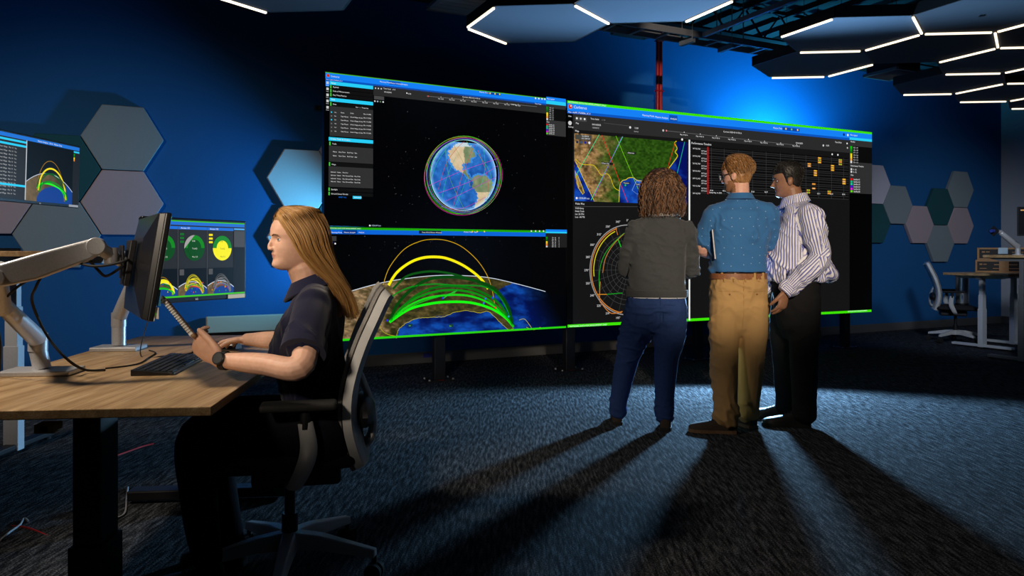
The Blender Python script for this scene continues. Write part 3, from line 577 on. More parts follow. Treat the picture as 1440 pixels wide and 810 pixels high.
def arcg(p0, pk, p1, w, c, lay):
    pts = []
    for i in range(41):
        t = i/40; x = p0[0]+(p1[0]-p0[0])*t; base = p0[1]+(p1[1]-p0[1])*t; pts.append((x+(pk[0])*math.sin(math.pi*t)*.0, base-pk[1]*math.sqrt(max(0, 1-(2*t-1)**2))**.9))
    cv.line(pts, w, c, lay)
ARC = [((358, 400), 285, (980, 480), 1, (200, 150, 20)), ((385, 362), 155, (980, 440), 4.2, (250, 240, 10))]
def ell_arc(pts, w, c, lay): cv.line(q4(pts), w, c, lay, sm=10)
ell_arc([(355, 362), (390, 265), (470, 165), (560, 118), (640, 106), (720, 115), (800, 150), (880, 220), (935, 300), (965, 380), (985, 490)], .9, (205, 160, 15), 4)
ell_arc([(385, 365), (430, 295), (500, 240), (570, 212), (640, 205), (710, 213), (790, 245), (860, 290), (910, 335), (945, 385)], 3.8, (252, 238, 10), 5)
for P_, w_, c in (([(410, 385), (480, 318), (560, 293), (650, 287), (760, 305), (880, 345), (980, 400), (1060, 500), (1085, 595)], 3.2, (10, 78, 14)), ([(395, 560), (430, 480), (500, 400), (600, 335), (720, 318), (860, 335), (980, 385), (1055, 480), (1085, 595)], 4.6, (6, 66, 8)),
        ([(365, 465), (430, 410), (520, 372), (640, 358), (760, 365), (920, 372), (1010, 430), (1070, 540)], 2.0, (10, 140, 24)), ([(390, 570), (470, 480), (560, 410), (660, 375), (780, 372), (900, 400), (1010, 470), (1088, 598)], 3.4, (8, 110, 10)), ([(390, 570), (460, 490), (560, 428), (680, 395), (800, 395), (920, 430), (1020, 510), (1088, 598)], 3.2, (14, 140, 14)),
        ([(390, 570), (480, 492), (590, 440), (720, 420), (840, 425), (950, 465), (1030, 530), (1088, 598)], 2.8, (20, 215, 20)), ([(390, 572), (500, 500), (620, 468), (730, 458), (850, 463), (960, 495), (1040, 545), (1088, 598)], 3.6, (22, 250, 16)), ([(390, 572), (500, 492), (600, 448), (720, 415), (760, 405)], 1.4, (20, 190, 30)), ([(690, 440), (740, 408), (770, 395)], 1.2, (30, 200, 60))): ell_arc(P_, w_, c, 6)
for x, y, c in ((378, 562, (40, 40, 230)), (690, 437, (40, 50, 220)), (985, 490, (230, 40, 30)), (970, 435, (30, 60, 220)), (930, 440, (40, 110, 235)), (920, 465, (40, 110, 235)), (1060, 540, (30, 170, 200))): cv.disc(450+x/4, 310+y/4, 1.5, c, 7)
for x, y in ((508, 590), (736, 592)): cv.R(450+x/4-3, 310+y/4-2, 450+x/4+3, 310+y/4+2, (20, 60, 50), 6); cv.text(450+x/4-2.4, 310+y/4+1.2, 1.6, 'Site', (120, 220, 140), 7)
cv.rect(.004, HL-.018, WL-.01, HL, (40, 205, 15), 7)
lower = cv
# ---------- right: map, polar plot, timeline
cv = Canvas(J0+E1*.004+Vector((0, 0, ZT_)), E1, (0, 0, -1), WR, ZT_-ZB_); HR = ZT_-ZB_
cv.rect(.004, .004, WR-.004, HR-.004, (20, 20, 20), 0)
cv.R(797.6, 141.2, 1226, 145, GREEN, 2); cv.R(797.6, 145, 1226, 155.4, BLUE, 2); cv.R(797.6, 155.4, 1226, 159.2, DBLUE, 2); cv.R(797.6, 159.2, 805.5, 457, (3, 3, 3), 2); cv.R(805.5, 160, 1195, 182, GR, 2)
cv.text(799, 144.4, 2.3, 'NOTIONAL DATA FOR DEVELOPMENT ONLY', WH, 6); cv.disc(801.8, 149.8, 3.4, (190, 130, 90), 4, 18); cv.disc(801.8, 149.8, 2.7, (225, 30, 15), 5, 16); cv.disc(802.6, 149, 1.1, WH, 6); cv.text(806.5, 152.2, 4.2, 'Cerberus', WH, 6); cv.text(798.8, 158.3, 2.4, 'Plan: skyf87_PGS8086_SC 0', WH, 6)
cv.text(903, 163, 2.6, 'Planning Mode', WH, 6); cv.text(921, 165.5, 2.6, 'Mission Analysis', WH, 6); cv.R(941, 161.6, 952.5, 170, (8, 78, 175), 3); cv.text(942.5, 167.8, 2.6, 'Analysis', WH, 6)
cv.text(1087, 180.8, 2.4, 'Mission Time', WH, 6); cv.R(1100, 178.6, 1124, 183.2, (14, 70, 170), 4)
for x, c in ((1105, (250, 215, 20)), (1113, (120, 220, 40)), (1121.5, (250, 215, 20))): cv.disc(x, 181.2+(x-1105)*.1, 1.4, c, 6)
cv.disc(1186.5, 189.3, 2.0, (10, 50, 120), 5); cv.disc(1192, 190, 1.7, WH, 6)
cv.disc(801.4, 173, 3, (205, 205, 205), 5); cv.text(799, 164, 2, 'Data'); cv.text(799, 179, 2, 'Settings')
cv.R(808.6, 163.6, 825, 170, (70, 70, 70), 3)
for x in (811, 816.5, 822): cv.disc(x, 166.4+(x-811)*.1, 1.5, WH if x != 816.5 else (200, 200, 200), 5)
cv.text(830.3, 168, 2.4, 'Time Scale'); cv.text(846, 169.5, 2.0, 'x1.00', (130, 130, 130)); cv.text(832.5, 176, 2.4, '04/16/2025'); cv.text(832.5, 180.3, 2.0, '12:00:00 Z', (200, 200, 200)); cv.text(809.5, 174.2, 2.4, 'Play'); cv.text(892, 181, 2.3, '12:00'); cv.text(891.5, 185.6, 2, 'hh:mm', (190, 190, 190))
cv.line([(849, 173), (885, 177.2)], .5, (80, 80, 80), 4); cv.line([(938, 184), (1118, 204)], .5, (110, 110, 110), 4); cv.disc(886, 179.2, 1.7, (220, 220, 220), 5); cv.disc(932.5, 183.5, 1.6, (190, 190, 190), 5); cv.disc(937, 183.8, 1.2, (240, 120, 120), 5); cv.text(1017, 186, 2.3, 'Current: 2025-03-14 05:16')
for i in range(8): x = 956+i*22.6; cv.text(x, 190+(x-956)*.1, 1.9, 'May 14 05:16'); cv.disc(x+6, 186+(x-956)*.112, .7, (220, 220, 220), 5)
cv.text(1119, 202, 2.2, '04/16/2025'); cv.text(1161, 205.5, 2.2, '12:00'); cv.disc(1157.6, 204.6, 1.5, (210, 210, 210), 5); cv.text(1174, 200.8, 2.2, 'Time Slider'); cv.disc(1191, 201.8, 1.2, WH, 5); cv.disc(1191.5, 208, 1.2, (200, 200, 200), 5)
cv.text(808.5, 185.2, 2.8, 'Map'); cv.disc(959, 196.2, 1.6, WH, 6)
# map
mp_ = lambda L: [(790+a/4.764, 130+b_/4.764) for a, b_ in L]
MSEA = mp_([(380, 760), (382, 690), (388, 620), (405, 590), (430, 582), (445, 572), (480, 570), (500, 586), (545, 592), (560, 570), (620, 558), (640, 590), (690, 640), (720, 600), (700, 540), (715, 510), (745, 470), (775, 425), (772, 380), (762, 330), (765, 290), (860, 290), (860, 760)])
MBAJ = mp_([(80, 455), (95, 470), (130, 545), (165, 620), (222, 735), (80, 735)]); BAJ = mp_([(88, 520), (105, 560), (128, 610), (150, 675), (138, 684), (112, 640), (95, 590)])
def map_fn(X, Y, A, D):
    n, m_ = fbm(X*.09, Y*.12, 3, 5), fbm(X*.33, Y*.4, 6, 4); t = np.clip((868-X+(n-.5)*40)/34, 0, 1)[..., None]
    c = np.stack([34+50*(m_-.4), 66+70*(m_-.4), 12+26*(m_-.4)], -1)*(1-t)+np.stack([150+130*(m_-.5), 116+110*(m_-.5), 72+90*(m_-.5)], -1)*t; dk = np.clip(fbm(X*.2, Y*.09, 12, 4)*3-1.6, 0, 1)[..., None]*t; c = c*(1-.62*dk)
    jx, jy = X+(m_-.5)*4, Y+(n-.5)*4; sea = (inpoly(jx, jy, MSEA) | inpoly(jx, jy, MBAJ)) & ~inpoly(jx, jy, BAJ); dp_ = np.clip(fbm(X*.07, Y*.07, 21, 4)*2.2-.6+np.clip((X-945)/15, 0, 1)*.7, 0, 1)[..., None]
    s_ = np.array((22, 84, 190))*(1-dp_)+np.array((3, 14, 92))*dp_; c[sea] = s_[sea]; return c
a0, d0 = cv.pix(807.5, 187.2); a1 = cv.pix(966.3, 190)[0]; d1 = cv.pix(807.5, 282.5)[1]; cv.grid(a0, d0, a1, d1, 230, 150, map_fn, 2)
cv.line(mp_([(382, 735), (384, 690), (389, 620), (405, 592), (430, 584), (445, 573), (480, 571), (500, 587), (545, 593), (560, 571), (620, 559)]), .9, (225, 205, 10), 4, sm=4); cv.line(mp_([(700, 535), (715, 510), (745, 470), (775, 425), (758, 400), (772, 375), (755, 340), (768, 326)]), 1.1, (225, 205, 10), 4, sm=4)
cv.line(mp_([(90, 445), (130, 480), (185, 485), (215, 490), (240, 520), (265, 555), (300, 545), (325, 570), (350, 635), (388, 660)]), .8, (225, 195, 10), 4, sm=5); cv.line(mp_([(95, 468), (130, 545), (165, 620), (215, 722)]), .8, (225, 205, 10), 4); cv.line(mp_(BAJ and [(90, 530), (112, 640), (140, 684), (150, 672), (120, 590), (100, 545)]), .8, (225, 205, 10), 4)
for L, c in (([(250, 283), (92, 560)], (60, 210, 130)), ([(408, 296), (195, 722)], (60, 210, 130)), ([(402, 298), (213, 700)], (130, 40, 190)), ([(268, 286), (440, 735)], (205, 35, 35)), ([(362, 292), (535, 705)], (110, 190, 20)), ([(760, 330), (708, 508)], (205, 35, 25)), ([(822, 332), (772, 545)], (30, 175, 140))): cv.line(mp_(L), .9, c, 5)
cv.line(mp_([(500, 592), (535, 608), (508, 684), (470, 655)]), .5, (150, 190, 240), 6, closed=True)
for x, y, t in ((440, 408, 'Oklahoma'), (265, 478, 'El Paso City'), (412, 610, 'Houston'), (565, 565, 'Pensacola'), (497, 620, 'GoM')): X, Y = mp_([(x, y)])[0]; cv.R(X-.6, Y-2.4, X+len(t)*1.35, Y+.8, (25, 25, 25), 6); cv.text(X, Y, 2, t, WH, 7)
for x, y in ((425, 622), (545, 645)): cv.disc(790+x/4.764, 130+y/4.764, 1.3, (40, 200, 50), 7)
cv.R(808.5, 189, 831, 195.8, (70, 70, 66), 4); cv.text(818, 192.2, 2, '36.1200 N'); cv.text(817, 195.4, 2, '-101.1200 W')
for i, c in enumerate(((20, 40, 70), (60, 80, 110), (20, 40, 150), (220, 220, 220))): cv.disc(811.5+i*5.7, 199.8+i*.35, 1.9, c, 5)
cv.disc(810.8, 278.6, 1.6, WH, 6); cv.text(813.5, 279.8, 2.7, 'CESIUM ion', (215, 230, 245), 6)
# polar plot
cv.text(809, 287.6, 2.8, 'Polar Plot'); cv.line([(808, 290.5), (962, 290.8)], .5, (80, 80, 80), 3)
for i, t in enumerate(('TOD Entry', 'Delta Track', 'Lat: 35.77N', 'Lon: -84.77E')): cv.text(808.6, 293.8+i*4.1, 2.3, t)
pc_ = cv.pix(883, 379.5); PR = .452
circ = lambda r, n=64, t0=0, t1=2*math.pi, c=pc_: [(c[0]+r*math.cos(t0+(t1-t0)*i/n), c[1]+r*math.sin(t0+(t1-t0)*i/n)) for i in range(n+(0 if t1-t0 > 6.28 else 1))]
cv.line_l(circ(PR), .009, (150, 150, 150), 4, True)
for i in range(1, 8): cv.line_l(circ(PR*i/9), .0035, (70, 70, 70), 3, True)
for i in range(24): t = math.pi*2*i/24; cv.line_l([(pc_[0]+.04*math.cos(t), pc_[1]+.04*math.sin(t)), (pc_[0]+PR*math.cos(t), pc_[1]+PR*math.sin(t))], .003, (66, 66, 66), 3); TEXTQ.append((cv, (pc_[0]+(PR+.045)*math.cos(t)-.02, pc_[1]+(PR+.045)*math.sin(t)+.008), .022, '%d°' % ((i*15+90) % 360), (215, 215, 215), 5))
cv.line_l(circ(PR*.965, 40, 1.75, 4.4), .010, (200, 120, 50), 5); cv.line_l([(p[0]+.012, p[1]) for p in circ(PR*.93, 26, 3.0, 4.3)], .009, (215, 205, 20), 6)
pp = lambda L: [cv.pix(790+a/4.05, 270+b_/4.05) for a, b_ in L]
cv.line_l([(p.x, p.y) for p in spline(pp([(215, 560), (212, 480), (225, 400), (260, 330), (320, 265), (380, 215)]), 8)], .008, (30, 150, 30), 5); cv.line_l([(p.x, p.y) for p in spline(pp([(232, 460), (248, 380), (285, 310), (335, 255), (390, 205)]), 8)], .007, (190, 120, 50), 5)
cv.line_l([(p.x, p.y) for p in spline(pp([(218, 510), (215, 610), (230, 640), (280, 690), (345, 680)]), 8)], .008, (200, 120, 50), 5); cv.line_l(pp([(320, 270), (350, 350), (380, 435)]), .010, (20, 190, 30), 6); cv.line_l(pp([(200, 583), (255, 583)]), .008, (200, 130, 40), 6); cv.line_l(pp([(255, 583), (345, 575)]), .009, (20, 140, 30), 6); cv.line_l(pp([(305, 200), (318, 245)]), .008, (190, 110, 40), 6)
# divider, timeline
a_, d_ = cv.pix(968.2, 196.5); e_ = cv.pix(968.2, 450.5)[1]; cv.rect(a_, d_, a_+.020, e_, (240, 240, 240), 6)
cv.text(972, 202.4, 3, 'Performance Timeline'); cv.R(995, 206.5, 1193, 271, (12, 12, 12), 2)
for i in range(19): cv.R(972 if i % 3 == 0 else 986, 207+i*3.5, 1193, 207.9+i*3.5, (46, 46, 46), 3); cv.text(974 if i % 3 == 0 else 986, 209.6+i*3.5, 1.9, 'SAT-%02d_PGS' % i if i % 3 == 0 else 'GS Track', WH, 5)
for x in (1000, 1018, 1038, 1058, 1077, 1097, 1115, 1133, 1151, 1169, 1186): a_ = cv.pix(x, 230)[0]; dd = cv.pix(995, 207)[1]; de = cv.pix(995, 272)[1]; cv.rect(a_, dd, a_+.004, de, (60, 60, 60), 4); cv.text(x-2, 268.5-(x-995)*.0285+ (x-995)*.058, 2, '05:%02d' % (x % 60), WH, 5)
a_, dd = cv.pix(994.6, 206.5); de = cv.pix(994.6, 273)[1]; cv.rect(a_, dd, a_+.013, de, (225, 10, 15), 6); cv.text(997, 271.5, 2, 'Sunday May 14, 2025', WH, 6)
bl = lambda x, y, c: cv.R(1110+x/6.48-2.3, 165+y/6.48-1.0, 1110+x/6.48+2.3, 165+y/6.48+1.1, c, 6)
Yl, Og, Gn, Pl = (235, 205, 50), (225, 150, 60), (60, 190, 40), (225, 190, 150)
for x, ys, cs in ((274, (370, 390, 410), (Yl, Gn, Yl)), (180, (423, 443), (Og, Pl)), (392, (440, 460, 480), (Yl, Yl, Yl)), (463, (387, 405, 427), (Gn, Og, Gn)), (236, (487, 507, 527), (Yl, Pl, Yl)), (497, (565, 585, 603), (Yl, Pl, Yl)), (221, (607,), (Og,)), (221, (647,), (Pl,)), (172, (663, 685), (Gn, Gn)), (362, (675, 693), (Gn, Og))):
    for y, c in zip(ys, cs): bl(x, y, Og); cv.R(1110+x/6.48-1.2, 165+y/6.48-.7, 1110+x/6.48+1.2, 165+y/6.48+.8, c, 7)
for x, y in ((1170, 217), (1178, 217.8)): cv.disc(x, y, 1.3, WH, 6)
# right legend column
cv.R(1194.5, 191, 1226, 438, (3, 3, 3), 3); cv.R(1194.5, 187.5, 1226, 193, BLUE, 4); cv.R(1194.5, 193, 1226, 196.5, CYAN, 4); cv.text(1195.5, 190.6, 2.2, 'Plan Legend', WH, 6); cv.R(1194.5, 196.5, 1226, 271.5, (46, 46, 46), 4); cv.R(1199, 205.5, 1226, 228, (10, 10, 10), 5)
for i, c in enumerate(((0, 205, 0), (0, 160, 0), (0, 110, 0), (240, 220, 10), (250, 215, 30), (235, 160, 60), (215, 215, 215))): cv.R(1195.6, 205.5+i*3.4, 1198, 208.9+i*3.4, c, 6); cv.text(1200, 208.6+i*3.4, 2, '0.%d - 1.%d' % (9-i, 9-i), WH, 7)
cv.text(1196, 234, 2.2, 'Performance Timeline', WH, 7); cv.text(1196, 247, 2.2, 'Sites', WH, 7); cv.text(1196, 200, 2.2, 'Results', WH, 7)
for i in range(2): cv.R(1196, 236.6+i*3.6, 1198, 239.2+i*3.6, (220, 220, 220), 6); cv.text(1199.5, 239.3+i*3.6, 2, '0 - 5%', WH, 7)
for i, c in enumerate(((235, 15, 15), (20, 190, 140), (20, 210, 160), (80, 10, 235), (235, 30, 225), (110, 225, 20))): cv.R(1196, 250.6+i*3.4, 1198.6, 253.2+i*3.4, c, 6); cv.text(1200, 253.2+i*3.4, 2.2, 'Satellite 0%d' % (i+1), WH, 7)
cv.rect(.004, HR-.030, WR-.002, HR-.002, (62, 225, 5), 5); cv.text(800.5, 460, 2.3, 'NOTIONAL DATA FOR DEVELOPMENT ONLY', WH, 7); cv.text(1192, 441.2-2.4, 1.7, 'NOTIONAL DATA FOR DEVELOPMENT', WH, 7)
right_cv = cv

# ---------- desk monitors
def monitor(label, ctr, wv, up, W, H, painter, back='black_gloss', logo=True, depth=.035):
    """wv: unit vector along the width as the viewer in front of the screen sees it (left to right)"""
    ctr, wv, up = Vector(ctr), Vector(wv).normalized(), Vector(up).normalized(); n = wv.cross(up); n.normalize()
    e = empty('monitor', ctr-up*H/2); b = MB(); b.slab(ctr-wv*W/2-up*H/2-n*depth*.5, wv*W, up*H, n*depth*.5); b.build('bezel', 'bezel', e, bevel=.004)
    r = [ctr+wv*x*W+up*y*H-n*z for x, y, z in ()]
    b = MB(); f = lambda k, z: [ctr+wv*sx*W/2*k+up*sy*H/2*k-n*z for sx, sy in ((-1, -1), (1, -1), (1, 1), (-1, 1))]; b.rings([f(.995, depth*.45), f(.97, depth), f(.5, depth*1.5)]); b.build('back_shell', back, e, bevel=.003)
    c = Canvas(ctr-wv*W/2+up*H/2, wv, -up, W, H); c.n = n; c.O = c.O+n*.0008; c.T = lambda a, d: (a*W, d*H); c.kk = H/100
    painter(c, W, H); return e, c, n
def mini_traj(c, x0, y0, x1, y1, cols, lay=3, grey=False):
    q = lambda L: [(x0+(x1-x0)*a, y0+(y1-y0)*b_) for a, b_ in L]; W_, H_ = c.W, c.H
    def fn(X, Y, A, D):
        u, v = (A/W_-x0)/(x1-x0), (D/H_-y0)/(y1-y0); n = fbm(u*9, v*9, x0*10, 4); arc = .50+.9*(u-.45)**2; cc = np.stack([60+80*n, 52+60*n, 32+40*n], -1)*(1.1-.5*u)[..., None]
        sea = ((v-.98)**2/.07+(u-.62)**2/.16 < 1) | (u+.35*(v-.6)+.15*(n-.5) > .86); cc[sea] = (14, 60, 140); cc[v < arc] = (4, 4, 5); return cc
    c.grid(x0*W_, y0*H_, x1*W_, y1*H_, 90, 70, fn, lay)
    c.line(q([(i/20, .50+.9*(i/20-.45)**2) for i in range(21)]), .9, (200, 210, 225), lay+1)
    for k, (h, w_, col) in enumerate(cols): c.line(q([(.22+.03*(k % 3)+(.60)*t, .84-.03*(k % 4)-h*math.sqrt(max(0, 1-(2*t-1)**2))+.12*t) for t in [i/24 for i in range(25)]]), w_, col, lay+2+k % 3)
def paint_a(c, W, H):
    c.R(.018, .03, .982, .955, (6, 6, 7), 0); c.R(.018, .03, .982, .085, (30, 115, 215), 2); c.R(.018, .085, .32, .95, (38, 38, 40), 2)
    for y in (.105, .165, .74): c.R(.018, y, .32, y+.03, CYAN, 3)
    for i in range(14): c.text(.03, .24+i*.05, 2.2, 'Great Village   Mar 14   Yes   05:16'[:28], (190, 190, 190), 4)
    c.R(.32, .085, .33, .95, (190, 195, 200), 3); mini_traj(c, .33, .085, .90, .955, [(.62, .8, (170, 120, 15)), (.46, 2.6, (250, 225, 10)), (.34, 1.8, (8, 90, 14)), (.30, 2.4, (6, 80, 10)), (.26, 2.0, (12, 120, 18)), (.22, 2.2, (14, 140, 18)), (.17, 1.8, (20, 200, 20)), (.12, 2.2, (24, 250, 18))])
    c.R(.90, .085, .982, .955, (28, 28, 30), 3); c.R(.905, .10, .98, .125, CYAN, 4)
    for i, k in enumerate(((0, 150, 0), (0, 110, 0), (250, 220, 20), (240, 150, 40))): c.R(.905, .14+i*.03, .92, .17+i*.03, k, 4)
    c.text(.45, .07, 2.5, 'Mission Analysis   05:16   Mission Time', WH, 5); c.text(.49, .988, 2, 'LG', (200, 200, 205), 2); c.R(.86, .955, .985, .99, (150, 155, 165), 3)
def paint_b(c, W, H):
    c.R(.018, .03, .982, .94, (38, 38, 40), 0); c.R(.018, .03, .982, .045, (60, 190, 20), 3); c.R(.018, .045, .982, .085, (35, 110, 210), 2); c.R(.018, .10, .86, .135, (30, 110, 215), 3)
    for k, x in enumerate((.03, .31, .59)):
        x1 = x+.27; cx = x+.15; c.text(x+.02, .128, 2.2, 'Access 10%d' % k, WH, 5); c.R(x-.008, .1, x-.003, .92, (70, 70, 72), 3)
        ctr = (cx*W, .355*H); r = .155*H; w_ = .098*W
        def half(t0, t1, kk, col, lay): c.poly([(ctr[0]+w_*kk*math.cos(t0+(t1-t0)*i/20), ctr[1]+r*kk*math.sin(t0+(t1-t0)*i/20)) for i in range(21)], col, lay)
        if k < 2: half(math.pi, 2*math.pi, 1, (20, 135, 30), 3); half(0, math.pi, 1, (4, 72, 8), 3); half(math.pi*.98, 1.5*math.pi, 1, (165, 160, 160), 4) if k else None; c.poly([ctr]+[(ctr[0]+w_*math.cos(math.pi*(1+i/20)), ctr[1]+r*math.sin(math.pi*(1+i/20))) for i in range(21)], (20, 135, 30), 3); c.disc_l(ctr, w_*.66, (4, 72, 8), 5, 28, r*.66)
        else: half(math.pi, 2*math.pi, 1, (20, 135, 30), 3); half(0, math.pi, 1, (250, 240, 20), 3); c.disc_l(ctr, w_*.62, (250, 240, 20), 5, 28, r*.62)
        for y, t in ((.28, '0.98'), (.37, 'TotalQ'), (.47, 'Max 3.2')): c.text(cx-.025, y, 1.9, t, (220, 225, 210) if k < 2 else (90, 90, 20), 7)
        for i in range(3): c.R(x+.012, .18+i*.045, x+.05, .205+i*.045, (15, 110, 25) if k < 2 else (245, 225, 20), 4)
        cols = [((.60, .8, (150, 110, 15)), (.46, 2.4, (245, 230, 10)), (.36, 2.2, (250, 240, 20)), (.27, 2.0, (10, 110, 16)), (.21, 2.0, (16, 150, 20)), (.15, 1.8, (20, 190, 22))),
                ((.66, 1.2, (150, 140, 10)), (.58, 1.4, (170, 160, 10)), (.46, 1.5, (200, 185, 15)), (.38, 1.6, (230, 215, 20)), (.31, 1.6, (210, 200, 20)), (.25, 1.6, (90, 150, 20)), (.19, 1.6, (220, 210, 20)), (.13, 1.4, (200, 60, 30))),
                ((.66, 1.0, (75, 75, 75)), (.57, 1.2, (90, 90, 90)), (.46, 1.3, (105, 105, 105)), (.38, 1.3, (120, 120, 120)), (.31, 1.3, (130, 130, 130)), (.24, 1.3, (110, 110, 115)), (.17, 1.3, (140, 60, 50)))][k]
        mini_traj(c, x, .60, x1, .92, cols, 3); c.R(x+.008, .61, x+.05, .68, (80, 80, 80), 5)
        for i in range(16): c.disc((x+.04+.2*random.random()), .76+.13*random.random(), .9, random.choice(((230, 50, 30), (40, 60, 220), (30, 160, 60), (230, 140, 20))), 7, 6)
    c.R(.862, .10, .982, .94, (18, 18, 19), 3); c.R(.865, .10, .98, .12, (80, 170, 240), 4); c.R(.865, .13, .98, .34, (70, 70, 72), 4); c.R(.018, .92, .982, .94, (60, 190, 20), 6)
    c.text(.47, .982, 2.4, 'LG', (210, 210, 215), 2); c.R(.80, .945, .985, .995, (170, 168, 150), 3); c.R(.02, .945, .06, .995, (170, 168, 150), 3)
def paint_black(c, W, H): c.R(.015, .02, .985, .95, (6, 8, 14), 0); c.R(.05, .1, .2, .14, (200, 150, 90), 2)
UP = Vector((0, 0, 1))
# near monitor (edge-on), second monitor, far-left monitor, far-right monitor
nearA, farA = Vector((-1.07, 2.30, 0)), Vector((-1.343, 2.73, 0)); wv = (nearA-farA).normalized()
fr = Vector((.85, .53, 0)).normalized(); upA = (UP+fr*.155).normalized()
mon1, c1, nA = monitor('m', (nearA+farA)/2+Vector((0, 0, 1.105)), wv if wv.cross(UP).dot(fr) > 0 else -wv, upA, .535, .335, paint_b)
tag(mon1, 'black monitor seen edge-on from behind on the nearest arm', 'monitor', 'desk monitors')
mA, mB = Vector((-1.455, 2.965, 0)), Vector((-1.225, 3.455, 0)); wv2 = (mB-mA).normalized()
mon2, c2, nB = monitor('m', (mA+mB)/2+Vector((0, 0, 1.118)), wv2, UP, .545, .352, paint_b)
tag(mon2, 'monitor showing green and yellow gauges beside the seated woman', 'monitor', 'desk monitors')
lA, lB = Vector((-2.66, 3.70, 0)), Vector((-2.60, 4.52, 0)); wv3 = (lB-lA).normalized()
mon3, c3, nC = monitor('m', lB-wv3*.335+Vector((0, 0, 1.602)), wv3, (UP+Vector((.03, 0, 0))).normalized(), .67, .372, paint_a)
tag(mon3, 'monitor with green arcs on the raised desk at the left photo edge', 'monitor', 'desk monitors')
rA = at(1433, 311, 7.7); mon4, c4, nD = monitor('m', rA+Vector((.27, -.05, 0)), Vector((1, -.35, 0)), UP, .55, .30, paint_black)
tag(mon4, 'dark monitor cut by the right photo edge above the raised desk', 'monitor', 'desk monitors')
flush_text()
upper.build('upper_screen_image', vl); lower.build('lower_screen_image', vl); right_cv.build('screen_image', vr)
for c, e in ((c1, mon1), (c2, mon2), (c3, mon3), (c4, mon4)): c.build('screen_image', e)
b = MB(); cb = (nearA+farA)/2+Vector((0, 0, 1.105))-nA*.06; b.slab(cb-wv*.06-upA*.075, wv*.12, upA*.15, -nA*.02); b.build('mount_plate', 'black', mon1, bevel=.004)
b = MB(); b.slab(nearA+Vector((0, 0, .985))-nA*.0165+wv*.0005, UP*.05, nA*.012, wv*.001); b.build('energy_label', mat('blue_label', (.03, .22, .4), .6), mon1)
b = MB(); b.slab(nearA+Vector((0, 0, .945))-nA*.0225+wv*.0005, UP*.035, nA*.012, wv*.001); b.build('port_label', 'paper', mon1)
b = MB(); b.slab(nearA-wv*.34-nA*.05+Vector((0, 0, 1.03)), UP*.05, wv*.03, -nA*.001); b.build('rear_label', 'label_blue', mon1)

# ================================================================== FURNITURE
RZ = lambda a: Matrix.Rotation(a, 3, 'Z')
# ---------- near desk
DA = Vector((-.82, 2.05, 0)); DL = Vector((-.19, 1.81, 0)); DWv = Vector((-.9945, -.1044, 0)).normalized()*.86; DZ = .73
dl = DL.normalized(); dw = DWv.normalized()
desk = empty('desk', DA+DL*.5+DWv*.5)
b = MB(); b.slab(DA+Vector((0, 0, DZ-.026)), DL, DWv, (0, 0, .026)); b.build('tabletop', 'oak', desk, bevel=.0025)
for q, nm in ((.17, 'leg'), (.83, 'leg')):
    c = DA+DL*q+DWv*.5; R = Matrix((dl, dw, UP)).transposed()
    b = MB(); b.box(c+Vector((0, 0, .39)), (.13, .08, .60), R); b.box(c+Vector((0, 0, .16)), (.15, .10, .22), R); lg = b.build('leg', 'black', desk, bevel=.004)
    b = MB(); b.box(c+Vector((0, 0, .035)), (.085, .72, .045), R); b.build('foot', 'black', lg, bevel=.006)
    b = MB(); b.box(c+Vector((0, 0, DZ-.045)), (.07, .66, .035), R); b.build('top_bracket', 'black', lg, bevel=.003)
b = MB(); b.slab(DA+DL*.17+DWv*.42+Vector((0, 0, DZ-.07)), DL*.66, DWv*.06, (0, 0, .04)); b.build('crossbar', 'black', desk)
c = DA+DWv*.52+dl*.09+Vector((0, 0, DZ-.085)); b = MB(); b.slab(c, dw*.055, dl*.05, (0, 0, .026)); ob = b.build('outlet_box', 'oak_edge', desk, bevel=.003)
b = MB(); b.slab(c+dw*.018-dl*.001+Vector((0, 0, .005)), dw*.02, -dl*.001, (0, 0, .016)); b.build('socket', 'black', ob)
tag(desk, 'oak-topped desk with dark legs at which the woman sits', 'desk')

